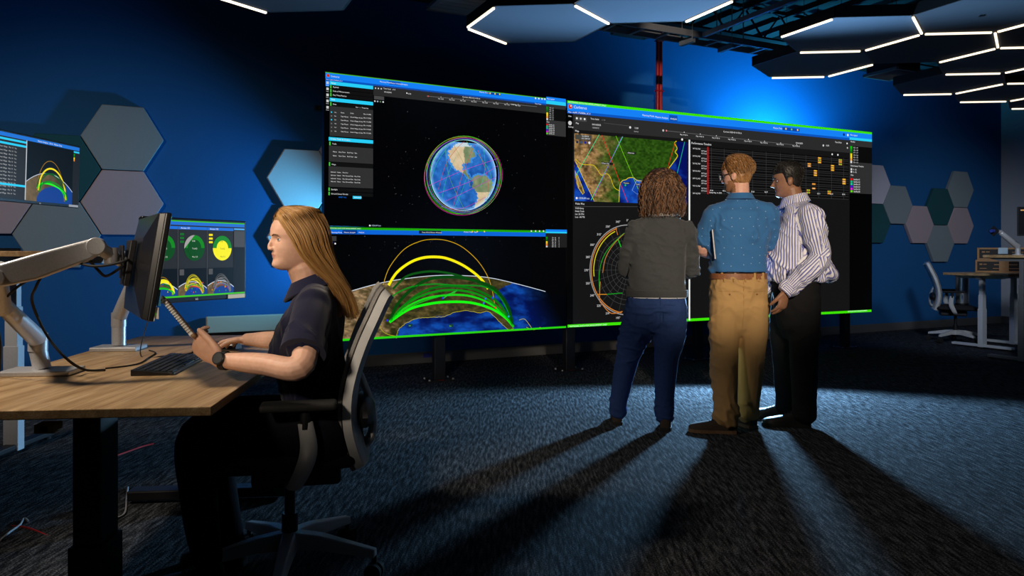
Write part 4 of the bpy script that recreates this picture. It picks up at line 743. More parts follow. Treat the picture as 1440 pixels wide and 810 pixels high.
# ---------- monitor arms
def arm(label, base, bdim, pts, wid, vesa, vn):
    e = empty('monitor_mount', base); B = Vector(base); R = Matrix((dl, dw, UP)).transposed()
    b = MB(); b.box(B+Vector((0, 0, .009)), (bdim[1], bdim[0], .018), R); b.build('base_plate', 'silver', e, bevel=.004)
    P = [Vector(p) for p in pts]; post = P[0]
    b = MB(); b.cyl(B+Vector((0, 0, .018)), (post.x, post.y, post.z-.035), .028, 24); b.build('post', 'silver', e, smooth=True)
    b = MB(); b.cyl((post.x, post.y, post.z-.040), (post.x, post.y, post.z+.02), .030, 24); b.tube([post, P[1]], [.032, .026], 14, rb=[.030, .026], side=(0, 0, 1), sm=6, round_ends=True); b.build('lower_arm', 'silver', e, smooth=True)
    b = MB(); b.cyl(P[1]-UP*.02, P[2]+UP*.035, .027, 20); b.build('elbow_joint', 'silver', e, smooth=True)
    d = (P[3]-P[2]).normalized(); sd = d.cross(UP).normalized(); u = sd.cross(d)
    b = MB(); L = (P[3]-P[2]).length
    prof = [(-.02, -.026), (.02, -.036), (L*.35, -.045), (L*.9, -.036), (L+.02, -.02), (L+.026, .005), (L+.01, .026), (L*.5, .032), (.02, .034), (-.02, .026), (-.032, 0)]
    b.prism([P[2]+d*x+u*y-sd*wid for x, y in prof], sd*2*wid); b.build('upper_arm', 'silver', e, bevel=.008, seg=3)
    for q in (0, L):
        b = MB(); b.cyl(P[2]+d*q-sd*(wid+.004), P[2]+d*q+sd*(wid+.004), .027, 24); b.build('pivot_cap', 'silver', e, smooth=True, bevel=.002)
    vz, vn_ = Vector(vesa), Vector(vn).normalized()
    b = MB(); b.tube([P[3], P[3]+(vz-P[3])*.55], [.022, .020], 12, round_ends=True); b.build('wrist_link', 'silver', e, smooth=True)
    b = MB(); m_ = P[3]+(vz-P[3])*.6; b.cyl(m_-UP*.026, m_+UP*.026, .022, 20); b.tube([m_, vz], [.017, .017], 12); b.build('tilt_head', 'silver', e, smooth=True)
    s2 = vn_.cross(UP).normalized(); b = MB(); b.slab(vz-s2*.055-UP*.055, s2*.11, UP*.11, vn_*.008); b.build('mount_plate', 'black', e, bevel=.003)
    tag(e, label, 'monitor arm', 'monitor arms'); return e
vesa1 = (nearA+farA)/2+Vector((0, 0, 1.105))-nA*.082
arm1 = arm('silver monitor arm nearest the camera, stretching to the edge-on monitor', (-1.625, 2.60, DZ), (.23, .13), [(-1.64, 2.60, .85), (-1.60, 2.36, .985), (-1.565, 2.28, 1.075), (-1.315, 2.38, 1.170)], .022, vesa1-nA*.012, nA)
vesa2 = (mA+mB)/2+Vector((0, 0, 1.118))-nB*.068
arm2 = arm('silver monitor arm on the far end of the desk behind the edge-on monitor', (-1.695, 3.24, DZ), (.19, .13), [(-1.70, 3.25, .87), (-1.605, 3.19, 1.03), (-1.605, 3.19, 1.08), (-1.51, 3.235, 1.11)], .018, vesa2-nB*.012, nB)
def cable(name, pts, r, m, label, origin=None):
    b = MB(); b.tube(pts, r, 6, sm=8); o = b.build(name, m, origin=origin or pts[0], smooth=True); tag(o, label, 'cable'); return o
cable('cable', [(-1.45, 2.325, 1.085), (-1.475, 2.33, 1.045), (-1.545, 2.42, .99), (-1.55, 2.50, .88), (-1.50, 2.52, .80), (-1.48, 2.60, .745), (-1.44, 2.66, .7345)], .0045, 'rubber', 'thick black cable looping down beside the nearest monitor arm')
cable('cable', [(-1.47, 2.318, 1.078), (-1.53, 2.31, 1.035), (-1.63, 2.38, .96), (-1.66, 2.44, .85), (-1.705, 2.50, .76), (-1.70, 2.47, .7345)], .004, 'rubber', 'black cable hanging behind the nearest arm at the photo edge')
cable('cable', [(-1.46, 2.70, .7335), (-1.40, 2.80, .7335), (-1.44, 2.98, .7335), (-1.48, 3.12, .7335), (-1.545, 3.20, .7335)], .0028, 'rubber', 'thin black cable lying across the oak desk between the two arms')
cable('cable', [(-1.50, 3.17, .95), (-1.51, 3.10, .84), (-1.49, 3.02, .7335), (-1.40, 3.02, .7335), (-1.33, 3.10, .7335), (-1.36, 3.24, .7335), (-1.30, 3.36, .7335)], .0025, 'rubber', 'thin black cable drooping from the far arm onto the desk')
cable('cable', [vesa1+Vector((.0, -.01, -.02)), at(172, 375, 2.42), at(150, 388, 2.40), at(138, 380, 2.38), (-1.34, 2.37, 1.135)], .0045, 'rubber', 'black video cable entering the back of the edge-on monitor')
cable('cable', [vesa1+Vector((.02, -.03, .015)), at(175, 367, 2.36), at(150, 373, 2.34), at(128, 374, 2.345), (-1.37, 2.358, 1.12)], .0045, 'rubber', 'black power cable entering the back of the edge-on monitor above the video cable')
# ---------- floor cables under the desk
cable('cable', [at(-10, 742, 3.2), at(20, 740, 3.16), at(45, 744, 3.12), at(80, 760, 3.02)], .004, 'red_cable', 'red cable on the carpet under the near desk corner')

G = lambda x, y, z=.005: Vector(((x-CX)/F*((CH-z)*F/(y-HZ)), (CH-z)*F/(y-HZ), z))
cable('cable', [G(133, 648), G(165, 640), G(200, 628), G(216, 624)], .005, 'red_cable', 'long red cable on the carpet far under the desk')
cable('cable', [G(180, 685), G(178, 700), G(176, 720), G(165, 728), G(146, 733)], .004, 'grey_cable', 'grey cable curling on the carpet behind the desk leg')
cable('cable', [G(0, 760), G(14, 748), G(28, 738), G(34, 729), G(40, 733)], .004, 'grey_cable', 'thin grey cable at the left photo edge under the desk')
# ---------- keyboard and mouse
kd = (Vector((-.14, 1, 0))).normalized(); kw = Vector((kd.y, -kd.x, 0)); kc = Vector((-1.255, 2.775, DZ)); e = empty('keyboard', kc)
R = Matrix((kd, kw, UP)).transposed(); b = MB(); f = lambda x, y, z: kc+kd*x+kw*y+UP*z
b.prism([f(-.22, -.07, 0), f(-.22, .07, 0), f(-.22, .07, .010), f(-.22, -.07, .022)], kd*.44); b.build('case', 'black_gloss', e, bevel=.003)
b = MB()
for r_ in range(6):
    for k_ in range(15):
        if r_ == 5 and 4 < k_ < 10 and k_ != 5: continue
        w_ = .022 if not (r_ == 5 and k_ == 5) else .11; y = -.056+.0222*r_; z = .020-.0095*(y+.07)/.14
        b.box(f(-.197+.0282*k_+(.056 if w_ > .1 else 0), y, z), (w_, .017, .007), R)
k_ = b.build('keys', 'black', e, bevel=.001); k_['kind'] = 'stuff'; tag(e, 'black keyboard on the oak desk behind the raised hand', 'keyboard')
mc = Vector((-1.235, 3.27, DZ)); e = empty('mouse', mc); b = MB(); md = Vector((-.9, .3, 0)).normalized(); R = basis(md)
ring = []
for i in range(9):
    t = i/8; x = -.055+.11*t; w_ = .031*math.sin(math.pi*(.12+.76*t))**.4; h_ = .036*math.sin(math.pi*(.1+.8*(1-t)*.9))**.7
    ring.append([mc+R @ Vector((x, w_*math.cos(a), max(.002, .004+h_*max(0, math.sin(a))))) for a in [2*math.pi*j/16 for j in range(16)]])
b.rings(ring); b.build('body', 'black_gloss', e, smooth=True); b = MB(); b.cyl(mc+R @ Vector((.025, -.004, .027)), mc+R @ Vector((.025, .004, .027)), .009, 12); b.build('scroll_wheel', 'rubber', e); tag(e, 'black mouse under the far hand on the oak desk', 'mouse')

# ---------- sit-stand desks
def stand_desk(label, c0, ax, dp, L, D, z, cols, m_leg, inset, legw=(.085, .06), m_foot=None):
    """c0: left end middle; ax: unit long axis; dp: unit depth axis; cols: distances of the legs from the left end"""
    e = empty('standing_desk', c0+ax*L/2); R = Matrix((ax, dp, UP)).transposed()
    b = MB(); b.slab(c0-dp*D/2+UP*(z-.03), ax*L, dp*D, UP*.03); b.build('tabletop', 'oak', e, bevel=.003)
    b = MB(); b.prism([c0+ax*.05-dp*.03+UP*(z-.031), c0+ax*(L-.05)-dp*.03+UP*(z-.031), c0+ax*(L-.08)-dp*.03+UP*(z-.07), c0+ax*.08-dp*.03+UP*(z-.07)], dp*.06); b.build('beam', m_leg, e)
    for q in cols:
        p = c0+ax*q; b = MB(); h = z-.07
        b.box(p+UP*(.03+h*.26), (legw[0], legw[1], h*.55), R); lg = b.build('leg', m_leg, e, bevel=.003)
        b = MB(); b.box(p+UP*(h*.62), (legw[0]*.86, legw[1]*.86, h*.30), R); b.build('middle_stage', m_leg, lg, bevel=.003)
        b = MB(); b.box(p+UP*(h*.86), (legw[0]*.72, legw[1]*.72, h*.30), R); b.build('upper_stage', m_leg, lg, bevel=.003)
        b = MB(); b.prism([p-dp*D*.46+ax*-.035+UP*.02, p-dp*D*.46+ax*.035+UP*.02, p-dp*D*.46+ax*.035+UP*.05, p-dp*D*.46+ax*-.035+UP*.05], dp*D*.92); b.build('foot', m_foot or m_leg, lg, bevel=.006)
        for s in (-1, 1):
            b = MB(); b.cyl(p+dp*s*D*.42, p+dp*s*D*.42+UP*.021, .022, 12); b.build('glide', 'rubber', lg)
        b = MB(); b.prism([p-dp*D*.46+ax*-.03+UP*(z-.031), p+dp*D*.46+ax*-.03+UP*(z-.031), p+dp*D*.30-ax*.03+UP*(z-.065), p-dp*D*.30-ax*.03+UP*(z-.065)], ax*.06); b.build('top_bracket', m_leg, lg)
    tag(e, label, 'desk', 'standing desks'); return e
far_c = Vector((5.63, 9.0, 0))-E1*.15
fd = stand_desk('far oak standing desk with white legs carrying two cartons', far_c, E1, E2, 1.45, .78, .903, (.15, .78), 'white_metal', .1)
rd = stand_desk('raised oak desk with dark legs cut by the right photo edge', Vector((5.28, 7.82, 0)), E1, E2, 1.45, .76, 1.123, (.06, 1.2), 'grey_metal', .1)
ld = stand_desk('raised oak desk with white legs at the left photo edge', Vector((-2.27, 4.33, 0)), Vector((-1, 0, 0)), Vector((0, 1, 0)), 1.5, .74, 1.158, (.60, 1.35), 'white_metal', .1, m_foot='black')  # feet coloured black to stand in for the dark below the near desk
# stand of the far-left monitor and of the far-right monitor
pz = 1.158
cm = lB-wv3*.335+Vector((0, 0, 1.602)); pp_ = Vector((-3.0, 4.06, pz))
b = MB(); b.box(pp_+Vector((.09, .0, .008)), (.36, .24, .016)); b.build('stand_base', 'black_gloss', mon3, bevel=.004)
b = MB(); b.cyl(pp_+UP*.016, pp_+UP*.46, .022, 16); b.build('stand_post', 'black_gloss', mon3, smooth=True); b = MB(); b.tube([pp_+UP*.445, cm-nC*.055], [.022, .02], 10, round_ends=True); b.build('stand_arm', 'black_gloss', mon3, smooth=True); b = MB(); b.box(cm-nC*.045, (.03, .12, .12)); b.build('stand_mount', 'black_gloss', mon3)
cm = rA+Vector((.27, -.05, 0))-nD*.075; b = MB(); b.box((cm.x, cm.y, 1.123+.007), (.22, .2, .014), RZ(-.3)); b.build('stand_base', 'black_gloss', mon4, bevel=.004); b = MB(); b.box((cm.x, cm.y, 1.123+.19), (.06, .025, .36), RZ(-.3)); b.build('stand_neck', 'black_gloss', mon4); b = MB(); b.box(cm+nD*.02, (.09, .04, .09), RZ(-.3)); b.build('stand_mount', 'black_gloss', mon4)
# empty arm on the right desk
base = Vector((5.33, 7.92, 1.123)); e = empty('monitor_mount', base); Y_ = 7.92
b = MB(); b.cyl(base, base+UP*.012, .05, 20); b.build('base_plate', 'silver', e); b = MB(); b.cyl(base+UP*.012, base+UP*.09, .026, 20); b.build('post', 'silver', e, smooth=True)
P1, P2, P3 = at(1428, 348, Y_), at(1408, 328, Y_), at(1398, 325, Y_); P1 = base+UP*.09
b = MB(); b.tube([P1, P2], [.034, .026], 12, round_ends=True); b.build('upper_arm', 'silver', e, smooth=True); b = MB(); b.tube([P2+UP*.012, P3], [.022, .018], 12, round_ends=True); b.build('wrist_link', 'silver', e, smooth=True)
b = MB(); b.cyl(P3-E1*.012, P3, .055, 4); b.build('mount_plate', 'black', e); b = MB(); b.cyl(P3-E1*.05, P3-E1*.012, .018, 12); b.build('mount_knob', mat('blue_cap', (.02, .05, .35), .5), e); tag(e, 'empty beige monitor arm standing on the raised right desk', 'monitor arm', 'monitor arms')

# ---------- cartons on the far desk
KA = Vector((.86, -.51, 0)).normalized(); KN = Vector((KA.y, -KA.x, 0))
def carton(label, c, w_, d_, h_, lblside):
    e = empty('carton', c); R = Matrix((KA, KN, UP)).transposed(); b = MB(); b.box(Vector(c)+UP*h_/2, (w_, d_, h_), R); b.build('box_body', 'cardboard', e, bevel=.003)
    b = MB(); b.box(Vector(c)+UP*h_/2+KN*(d_/2+.0008), (w_*.93, .0012, h_*.74), R); pr = b.build('printed_panel', 'print_black', e)
    for i, (x, wd, zz, hh) in enumerate(((-.40, .05, .15, .12), (-.33, .06, .15, .08), (-.12, .10, .12, .07), (.14, .18, .12, .06), (.06, .5, -.18, .05), (-.36, .12, -.18, .05))):
        b = MB(); b.box(Vector(c)+UP*(h_/2+zz*h_)+KN*(d_/2+.0018)+KA*(x*w_), (wd*w_, .001, hh*h_), R); b.build('print_mark', 'cardboard', pr)
    b = MB(); b.box(Vector(c)+UP*h_*(.74 if lblside else .5)+KN*(d_/2+.0025)+KA*(-.06 if lblside else .0), (.10, .0012, h_*(.5 if lblside else 1.0)), R); b.build('shipping_label' if lblside else 'tape_strip', 'label_blue' if lblside else 'cardboard', e)
    tag(e, label, 'carton', 'printed cartons on the far desk')
cc = Vector((6.13, 9.38, .903)); carton('lower brown carton with black print and a tape strip on the far desk', cc, .60, .34, .155, False); carton('upper brown carton with black print and a pale label on the far desk', cc+UP*.156+KA*.05, .66, .34, .15, True)

# ---------- office chair (local frame: front = +x)
def make_chair():
    root = empty('office_chair'); f = 1
    prof = [(-.335, 1.02), (-.318, 1.0), (-.285, .93), (-.245, .84), (-.212, .74), (-.195, .65), (-.197, .55), (-.222, .45), (-.240, .41)]
    P = spline([(x, 0, z) for x, z in prof], 5); n = len(P)
    def sheet(off, th, wfun, cur):
        b = MB(); rows = []
        for i, p in enumerate(P):
            t = (P[min(i+1, n-1)]-P[max(i-1, 0)]).normalized(); nr = Vector((-t.z, 0, t.x));  nr = nr if nr.x > 0 else -nr; w_ = wfun(i/(n-1)); m_ = 13
            fr_ = [p+nr*(off+cur*((2*j/(m_-1)-1)**2)*1.0)+Vector((0, w_*(2*j/(m_-1)-1), 0)) for j in range(m_)]; bk = [q-nr*th*(1.15 if 0 < j < m_-1 else .8) for j, q in enumerate(fr_)]
            rows.append(fr_+bk[::-1])
        b.rings(rows); return b
    wf = lambda t: .205*(1-.12*(1-t)**6)-.03*max(0, t-.75)/.25
    sheet(-.004, .036, wf, .012).build('back_shell', 'white_plastic', root, smooth=True, ang=50); sheet(.012, .014, lambda t: wf(t)*.95, .012).build('back_mesh', 'mesh_fabric', root, smooth=True, ang=50)
    b = MB(); b.tube([(-.235, 0, .44), (-.285, 0, .48), (-.290, 0, .58), (-.250, 0, .70)], [.018, .016, .014, .012], 12, rb=[.06, .055, .05, .04], side=(1, 0, 0), sm=5, round_ends=True); b.build('back_strut', 'white_plastic', root, smooth=True)
    b = MB(); b.ell((-.262, 0, .58), (.040, .17, .060)); b.build('lumbar_block', 'black', root, smooth=True)
    b = MB(); rows = []
    for x, w_, z0, z1 in ((-.24, .17, .425, .455), (-.21, .215, .415, .468), (-.1, .235, .41, .478), (.05, .24, .41, .478), (.17, .235, .412, .472), (.235, .20, .405, .452), (.255, .16, .405, .435)):
        rows.append([Vector((x, w_*math.copysign(abs(math.cos(a))**.45, math.cos(a)), (z0+z1)/2+(z1-z0)/2*math.copysign(abs(math.sin(a))**.6, math.sin(a)))) for a in [2*math.pi*j/24 for j in range(24)]])
    b.rings(rows); b.build('seat', 'seat_fabric', root, smooth=True)
    b = MB(); b.box((-.03, 0, .375), (.30, .22, .07)); b.build('seat_mechanism', 'black', root, bevel=.015, seg=3)
    for s in (-1, 1):
        b = MB(); b.tube([(-.02, s*.20, .38), (-.04, s*.275, .40), (-.08, s*.285, .50), (-.07, s*.285, .60)], [.022, .024, .028, .024], 12, rb=[.012, .014, .016, .014], side=(1, 0, 0), sm=5); ar = b.build('armrest', 'white_plastic', root, smooth=True)
        b = MB(); b.cyl((-.07, s*.285, .58), (-.07, s*.285, .645), .016, 12); b.build('post', 'black', ar); b = MB(); b.box((-.05, s*.28, .655), (.24, .085, .025)); b.build('pad', 'rubber', ar, bevel=.01, seg=3)
    b = MB(); b.cyl((0, 0, .10), (0, 0, .22), .028, 16); b.cyl((0, 0, .20), (0, 0, .36), .018, 16); b.build('gas_lift', 'black', root, smooth=True)
    for i in range(5):
        a = 2*math.pi*i/5+.26; d = Vector((math.cos(a), math.sin(a), 0)); sd = Vector((-d.y, d.x, 0))
        b = MB(); b.rings([[p+sd*y+UP*z for y, z in ((-w_, -h_), (w_, -h_), (w_*.7, h_), (-w_*.7, h_))] for p, w_, h_ in ((d*.0+UP*.125, .034, .032), (d*.12+UP*.125, .03, .024), (d*.32+UP*.095, .02, .014))]); lg = b.build('base_leg', 'white_plastic', root, bevel=.005)
        c = d*.315; b = MB()
        for s in (-1, 1): b.cyl(c+sd*s*.008+UP*.031, c+sd*s*.026+UP*.031, .030, 18)
        b.cyl(c+UP*.03, c+UP*.085, .009, 8); b.build('caster', 'rubber', lg, smooth=True)
    return root
ch = make_chair(); tag(ch, 'white office chair with grey mesh back under the seated woman', 'office chair', 'white office chairs')
ch2 = copy_tree(ch); tag(ch2, 'empty white office chair at the far desk below the right felt hexagons', 'office chair', 'white office chairs')
ch.location = (-.795, 2.69, 0); ch.rotation_euler.z = math.pi+.21
ch2.location = (5.70, 9.66, 0); ch2.rotation_euler.z = -.42
# steel bin on the far chair
c = Vector((5.76, 9.62, .484)); e = empty('steel_bin', c); b = MB(); b.cyl(c+UP*.02, c+UP*.36, .077, 28); b.build('body', 'steel', e, smooth=True); b = MB(); b.cyl(c, c+UP*.02, .079, 28); b.build('base_ring', 'black', e, smooth=True); b = MB(); b.cyl(c+UP*.36, c+UP*.375, .072, 28); b.cyl(c+UP*.345, c+UP*.352, .0785, 28); b.build('lid_ring', 'black', e, smooth=True); tag(e, 'brushed steel cylindrical bin standing on the empty far chair', 'bin')

# ================================================================== PEOPLE
V3 = lambda *a: Vector(a)
def fuse(mbs, voxel, smooth=6, fac=.5):
    """closed overlapping shapes -> one continuous skin (numpy verts, faces)"""
    b = MB()
    for m_ in mbs: b.add(m_.v, m_.f)
    me = bpy.data.meshes.new('tmp'); me.from_pydata([tuple(p) for p in b.v], [], b.f); bm = bmesh.new(); bm.from_mesh(me)
    bmesh.ops.recalc_face_normals(bm, faces=bm.faces); bm.to_mesh(me); bm.free()
    o = bpy.data.objects.new('tmp', me); COL.objects.link(o); r = o.modifiers.new('r', 'REMESH'); r.mode = 'VOXEL'; r.voxel_size = voxel
    if smooth: s_ = o.modifiers.new('s', 'SMOOTH'); s_.iterations = smooth; s_.factor = fac
    bpy.context.view_layer.update(); ev = o.evaluated_get(bpy.context.evaluated_depsgraph_get()); m2 = bpy.data.meshes.new_from_object(ev)
    bpy.data.objects.remove(o); bpy.data.meshes.remove(me); return m2
def verts(me): a = np.empty(len(me.vertices)*3); me.vertices.foreach_get('co', a); return a.reshape(-1, 3)
def normals(me): a = np.empty(len(me.vertices)*3); me.vertices.foreach_get('normal', a); return a.reshape(-1, 3)
def setv(me, a): me.vertices.foreach_set('co', a.ravel()); me.update()
def folds(me, amp, sc, seed=0, keep=None):
    """cloth creases: warped ridged noise at two scales, sc = (x, y, z) frequencies"""
    v, n = verts(me), normals(me); wx = (fbm(v[:, 0]*5+seed, v[:, 1]*5, v[:, 2]*5, 2)-.5)*1.6; d = 0
    for k, a in ((1, 1), (2.1, .45)):
        q = fbm(v[:, 0]*sc[0]*k+seed+wx, v[:, 1]*sc[1]*k+seed*2+wx, v[:, 2]*sc[2]*k+v[:, 0]*sc[0]*.6*k+wx, 2); r = np.clip(1-np.abs(2*q-1)*3.2, 0, 1)**1.3; q2 = fbm(v[:, 0]*4+seed+k, v[:, 1]*4, v[:, 2]*3, 2); d = d+a*(r*np.clip((q2-.38)*4, 0, 1)-.15)
    d = amp*d
    if keep is not None: d = d*keep(v)
    setv(me, v+n*d[:, None]); v = verts(me)
def cloth(name, me, m, parent, smooth=True):
    v = verts(me)-np.array(WO[parent]); setv(me, v); me.materials.clear(); me.materials.append(M[m] if isinstance(m, str) else m)
    me.polygons.foreach_set('use_smooth', [True]*len(me.polygons)); return link(name, me, parent)
def torso(rows, f, k=2.4, n=28, sub=4):
    """rows: (center, halfwidth, depth front, depth back)"""
    f = V3(f[0], f[1], 0).normalized(); l = V3(-f.y, f.x, 0); R = []
    C = crs([Vector(r[0]) for r in rows], [r[1] for r in rows], [r[2] for r in rows], sub); B = crs([Vector(r[0]) for r in rows], [r[3] for r in rows], [r[3] for r in rows], sub)[1]
    for c, w_, df, bk in zip(C[0], C[1], C[2], B):
        g = []
        for j in range(n):
            a = 2*math.pi*j/n; ca, sa = math.cos(a), math.sin(a); ca2, sa2 = math.copysign(abs(ca)**(2/k), ca), math.copysign(abs(sa)**(2/k), sa); g.append(c+l*w_*ca2+f*(df if sa > 0 else bk)*sa2)
        R.append(g)
    b = MB(); b.rings(R); return b
def limb(pts, r, rb=None, side=None, n=16, sub=6): b = MB(); b.tube(pts, r, n, rb=rb, side=side, sm=sub, round_ends=True); return b

# ---------- head
HT = [(0, .055, .005, .020), (.008, .076, .012, .034), (.02, .084, .028, .045), (.034, .083, .05, .053), (.046, .080, .062, .058), (.06, .083, .072, .062), (.075, .083, .080, .065), (.09, .082, .087, .067), (.11, .082, .094, .070), (.13, .087, .099, .074), (.15, .087, .101, .0755), (.17, .081, .098, .0745), (.19, .067, .088, .068), (.205, .051, .073, .056), (.217, .031, .05, .038), (.2245, .010, .018, .014)]
_hz = np.array([r[0] for r in HT]); _hc = [np.array([r[i] for r in HT]) for i in (1, 2, 3)]
def hprof(z): return [np.interp(z, _hz, c) for c in _hc]
def head_pts(nz=60, nt=64, feat=True, fem=False):
    z = np.linspace(0.0, .2245, nz); th = np.linspace(0, 2*np.pi, nt, endpoint=False); Z, T = np.meshgrid(z, th, indexing='ij'); fr_, bk, hw = hprof(Z); c, s = np.cos(T), np.sin(T)
    X = np.where(c > 0, fr_, bk)*np.sign(c)*np.abs(c)**.86; Y = hw*np.sign(s)*np.abs(s)**.92
    if feat:
        fm = .45 if fem else 1
        g = lambda y0, sy, z0, sz: np.exp(-((np.abs(Y)-y0)/sy)**2-((Z-z0)/sz)**2); front = np.clip(X/.04, 0, 1)
        X = X+front*(-(.0088 if fem else .0105)*g(.031, .015, .114, .010)+.003*fm*g(.025, .03, .131, .007)+.0045*g(.0, .017, .0605, .0042)+.0050*g(0, .015, .0495, .0050)-.0030*g(0, .02, .0553, .0022)-.0022*g(0, .015, .0405, .005)+.004*g(0, .016, .022, .010)+.004*g(.040, .018, .083, .016)+.010*(.6 if fem else 1)*g(0, .007, .105, .018))
        if fem: Y = Y*(1-.05*np.exp(-((Z-.02)/.03)**2))
    return np.stack([X, Y, Z], -1)
def grid_mb(P):
    b = MB(); b.rings([[Vector(p) for p in r] for r in P]); return b
def xform(b, Mx, o):
    b.v = [Mx @ p+o for p in b.v]; return b
def head_parts(Mx, o, ears=True, nose=1.0, fem=False):
    L = [grid_mb(head_pts(fem=fem))]; nose = nose*(.74 if fem else 1)
    n = MB(); n.tube([(.082, 0, .121), (.0885, 0, .106), (.0955+.006*(nose-1), 0, .093), (.0985+.010*(nose-1), 0, .0855), (.0935, 0, .0785)], [.0050, .0058, .0070, .0082*nose, .0066], 12, sm=4, round_ends=True); L.append(n)
    for s in (-1, 1):
        n = MB(); n.ell((.0895, s*.0098, .0805), (.0095, .0068, .0065)); L.append(n)
        if ears:
            n = MB(); R = Matrix.Rotation(s*.35, 3, 'Z') @ Matrix.Rotation(-.2, 3, 'Y'); n.ell((-.008, s*.0745, .098), (.018, .0085, .030), R); n.ell((-.014, s*.0765, .101), (.012, .010, .022), R); L.append(n)
    return [xform(q, Mx, o) for q in L]
def hair_cap(Mx, o, off, sc=1.0, nz=70, nt=96, zlow=-.05):
    """head-shaped closed surface that stands proud of the skin only where there is hair"""
    P = head_pts(nz, nt, False); c = np.array((0, 0, .11)); d = P-c; d /= np.linalg.norm(d, axis=-1, keepdims=True); X, Y, Z = P[..., 0], P[..., 1], P[..., 2]; q = off(X, Y, Z, np.arctan2(Y, X)); P = P+d*q[..., None]; return xform(grid_mb(P), Mx, o)
def strand_mesh(name, paths, rad, mat_, parent, cols, tip=.25, k=3):
    V, Fc, C = [], [], []; org = WO[parent]
    for path, col in zip(paths, cols):
        n = len(path); i0 = len(V); ph = random.random()*6
        for i, p in enumerate(path):
            t = (path[min(i+1, n-1)]-path[max(i-1, 0)]); t = t.normalized() if t.length > 1e-7 else V3(0, 0, 1); a = t.orthogonal().normalized(); b_ = t.cross(a); r = rad*(1-(1-tip)*i/(n-1))*(.12 if i == 0 else 1)
            for j in range(k): V.append(tuple(p+(a*math.cos(ph+2*math.pi*j/k)+b_*math.sin(ph+2*math.pi*j/k))*r-org)); C.append((*col, 1))
        for i in range(n-1):
            for j in range(k): Fc.append((i0+i*k+j, i0+i*k+(j+1) % k, i0+(i+1)*k+(j+1) % k, i0+(i+1)*k+j))
    me = bpy.data.meshes.new(name); me.from_pydata(V, [], Fc); a = me.color_attributes.new('Col', 'FLOAT_COLOR', 'POINT'); a.data.foreach_set('color', np.array(C, np.float32).ravel()); me.materials.append(mat_); me.polygons.foreach_set('use_smooth', [True]*len(me.polygons)); return link(name, me, parent)
HAIRM = attr_mat('hair_strands', 'Col', False, .42, .5)
def mixc(a, b, t): return tuple(x*(1-t)+y*t for x, y in zip(a, b))

def eye(Mx, o, s, iris, parent):
    c = V3(.0605, s*.0315, .1135); b = MB(); R = Matrix.Rotation(math.pi/2, 3, 'Y'); rings = []; mi = []
    for j in range(1, 13):
        ph = math.pi*j/13; rings.append([c+.0125*V3(math.cos(ph), math.sin(ph)*math.cos(2*math.pi*i/16), math.sin(ph)*math.sin(2*math.pi*i/16)) for i in range(16)])
    b.rings(rings); n = 16; b.mi = [(1 if (k//n) < 2 else 0) for k in range(len(b.f))]
    for k in range(n): b.mi[len(b.f)-2*n+2*k] = 2
    xform(b, Mx, o); return b.build('eye', ['eye_white', iris, 'pupil'], parent, smooth=True)
M['eye_white'] = mat('eye_white', (.72, .70, .68), .2); M['iris_blue'] = mat('grey_blue_iris', (.12, .20, .26), .2); M['iris_brown'] = mat('brown_iris', (.06, .03, .015), .2); M['pupil'] = mat('pupil', (.005, .005, .005), .15)
def lids(Mx, o, s):
    """upper and lower eyelid shells"""
    out = []; c = V3(.0605, s*.0315, .1135)
    for lo, hi in ((14, 80), (-80, -20)):
        b = MB(); R = []
        for r in (.0138, .0120):
            for e_ in np.linspace(lo, hi, 7): R.append([c+r*V3(math.cos(math.radians(e_))*math.cos(a), math.cos(math.radians(e_))*math.sin(a), math.sin(math.radians(e_))) for a in np.linspace(-1.45, 1.45, 13)])
        for L in range(2):
            base = L*7; 
        P = [p for r in R for p in r]; Fc = []
        for L in range(2):
            for j in range(6):
                for i in range(12): q = (L*7+j)*13+i; Fc.append((q, q+1, q+14, q+13))
        b.add(P, Fc); out.append(xform(b, Mx, o))
    return out

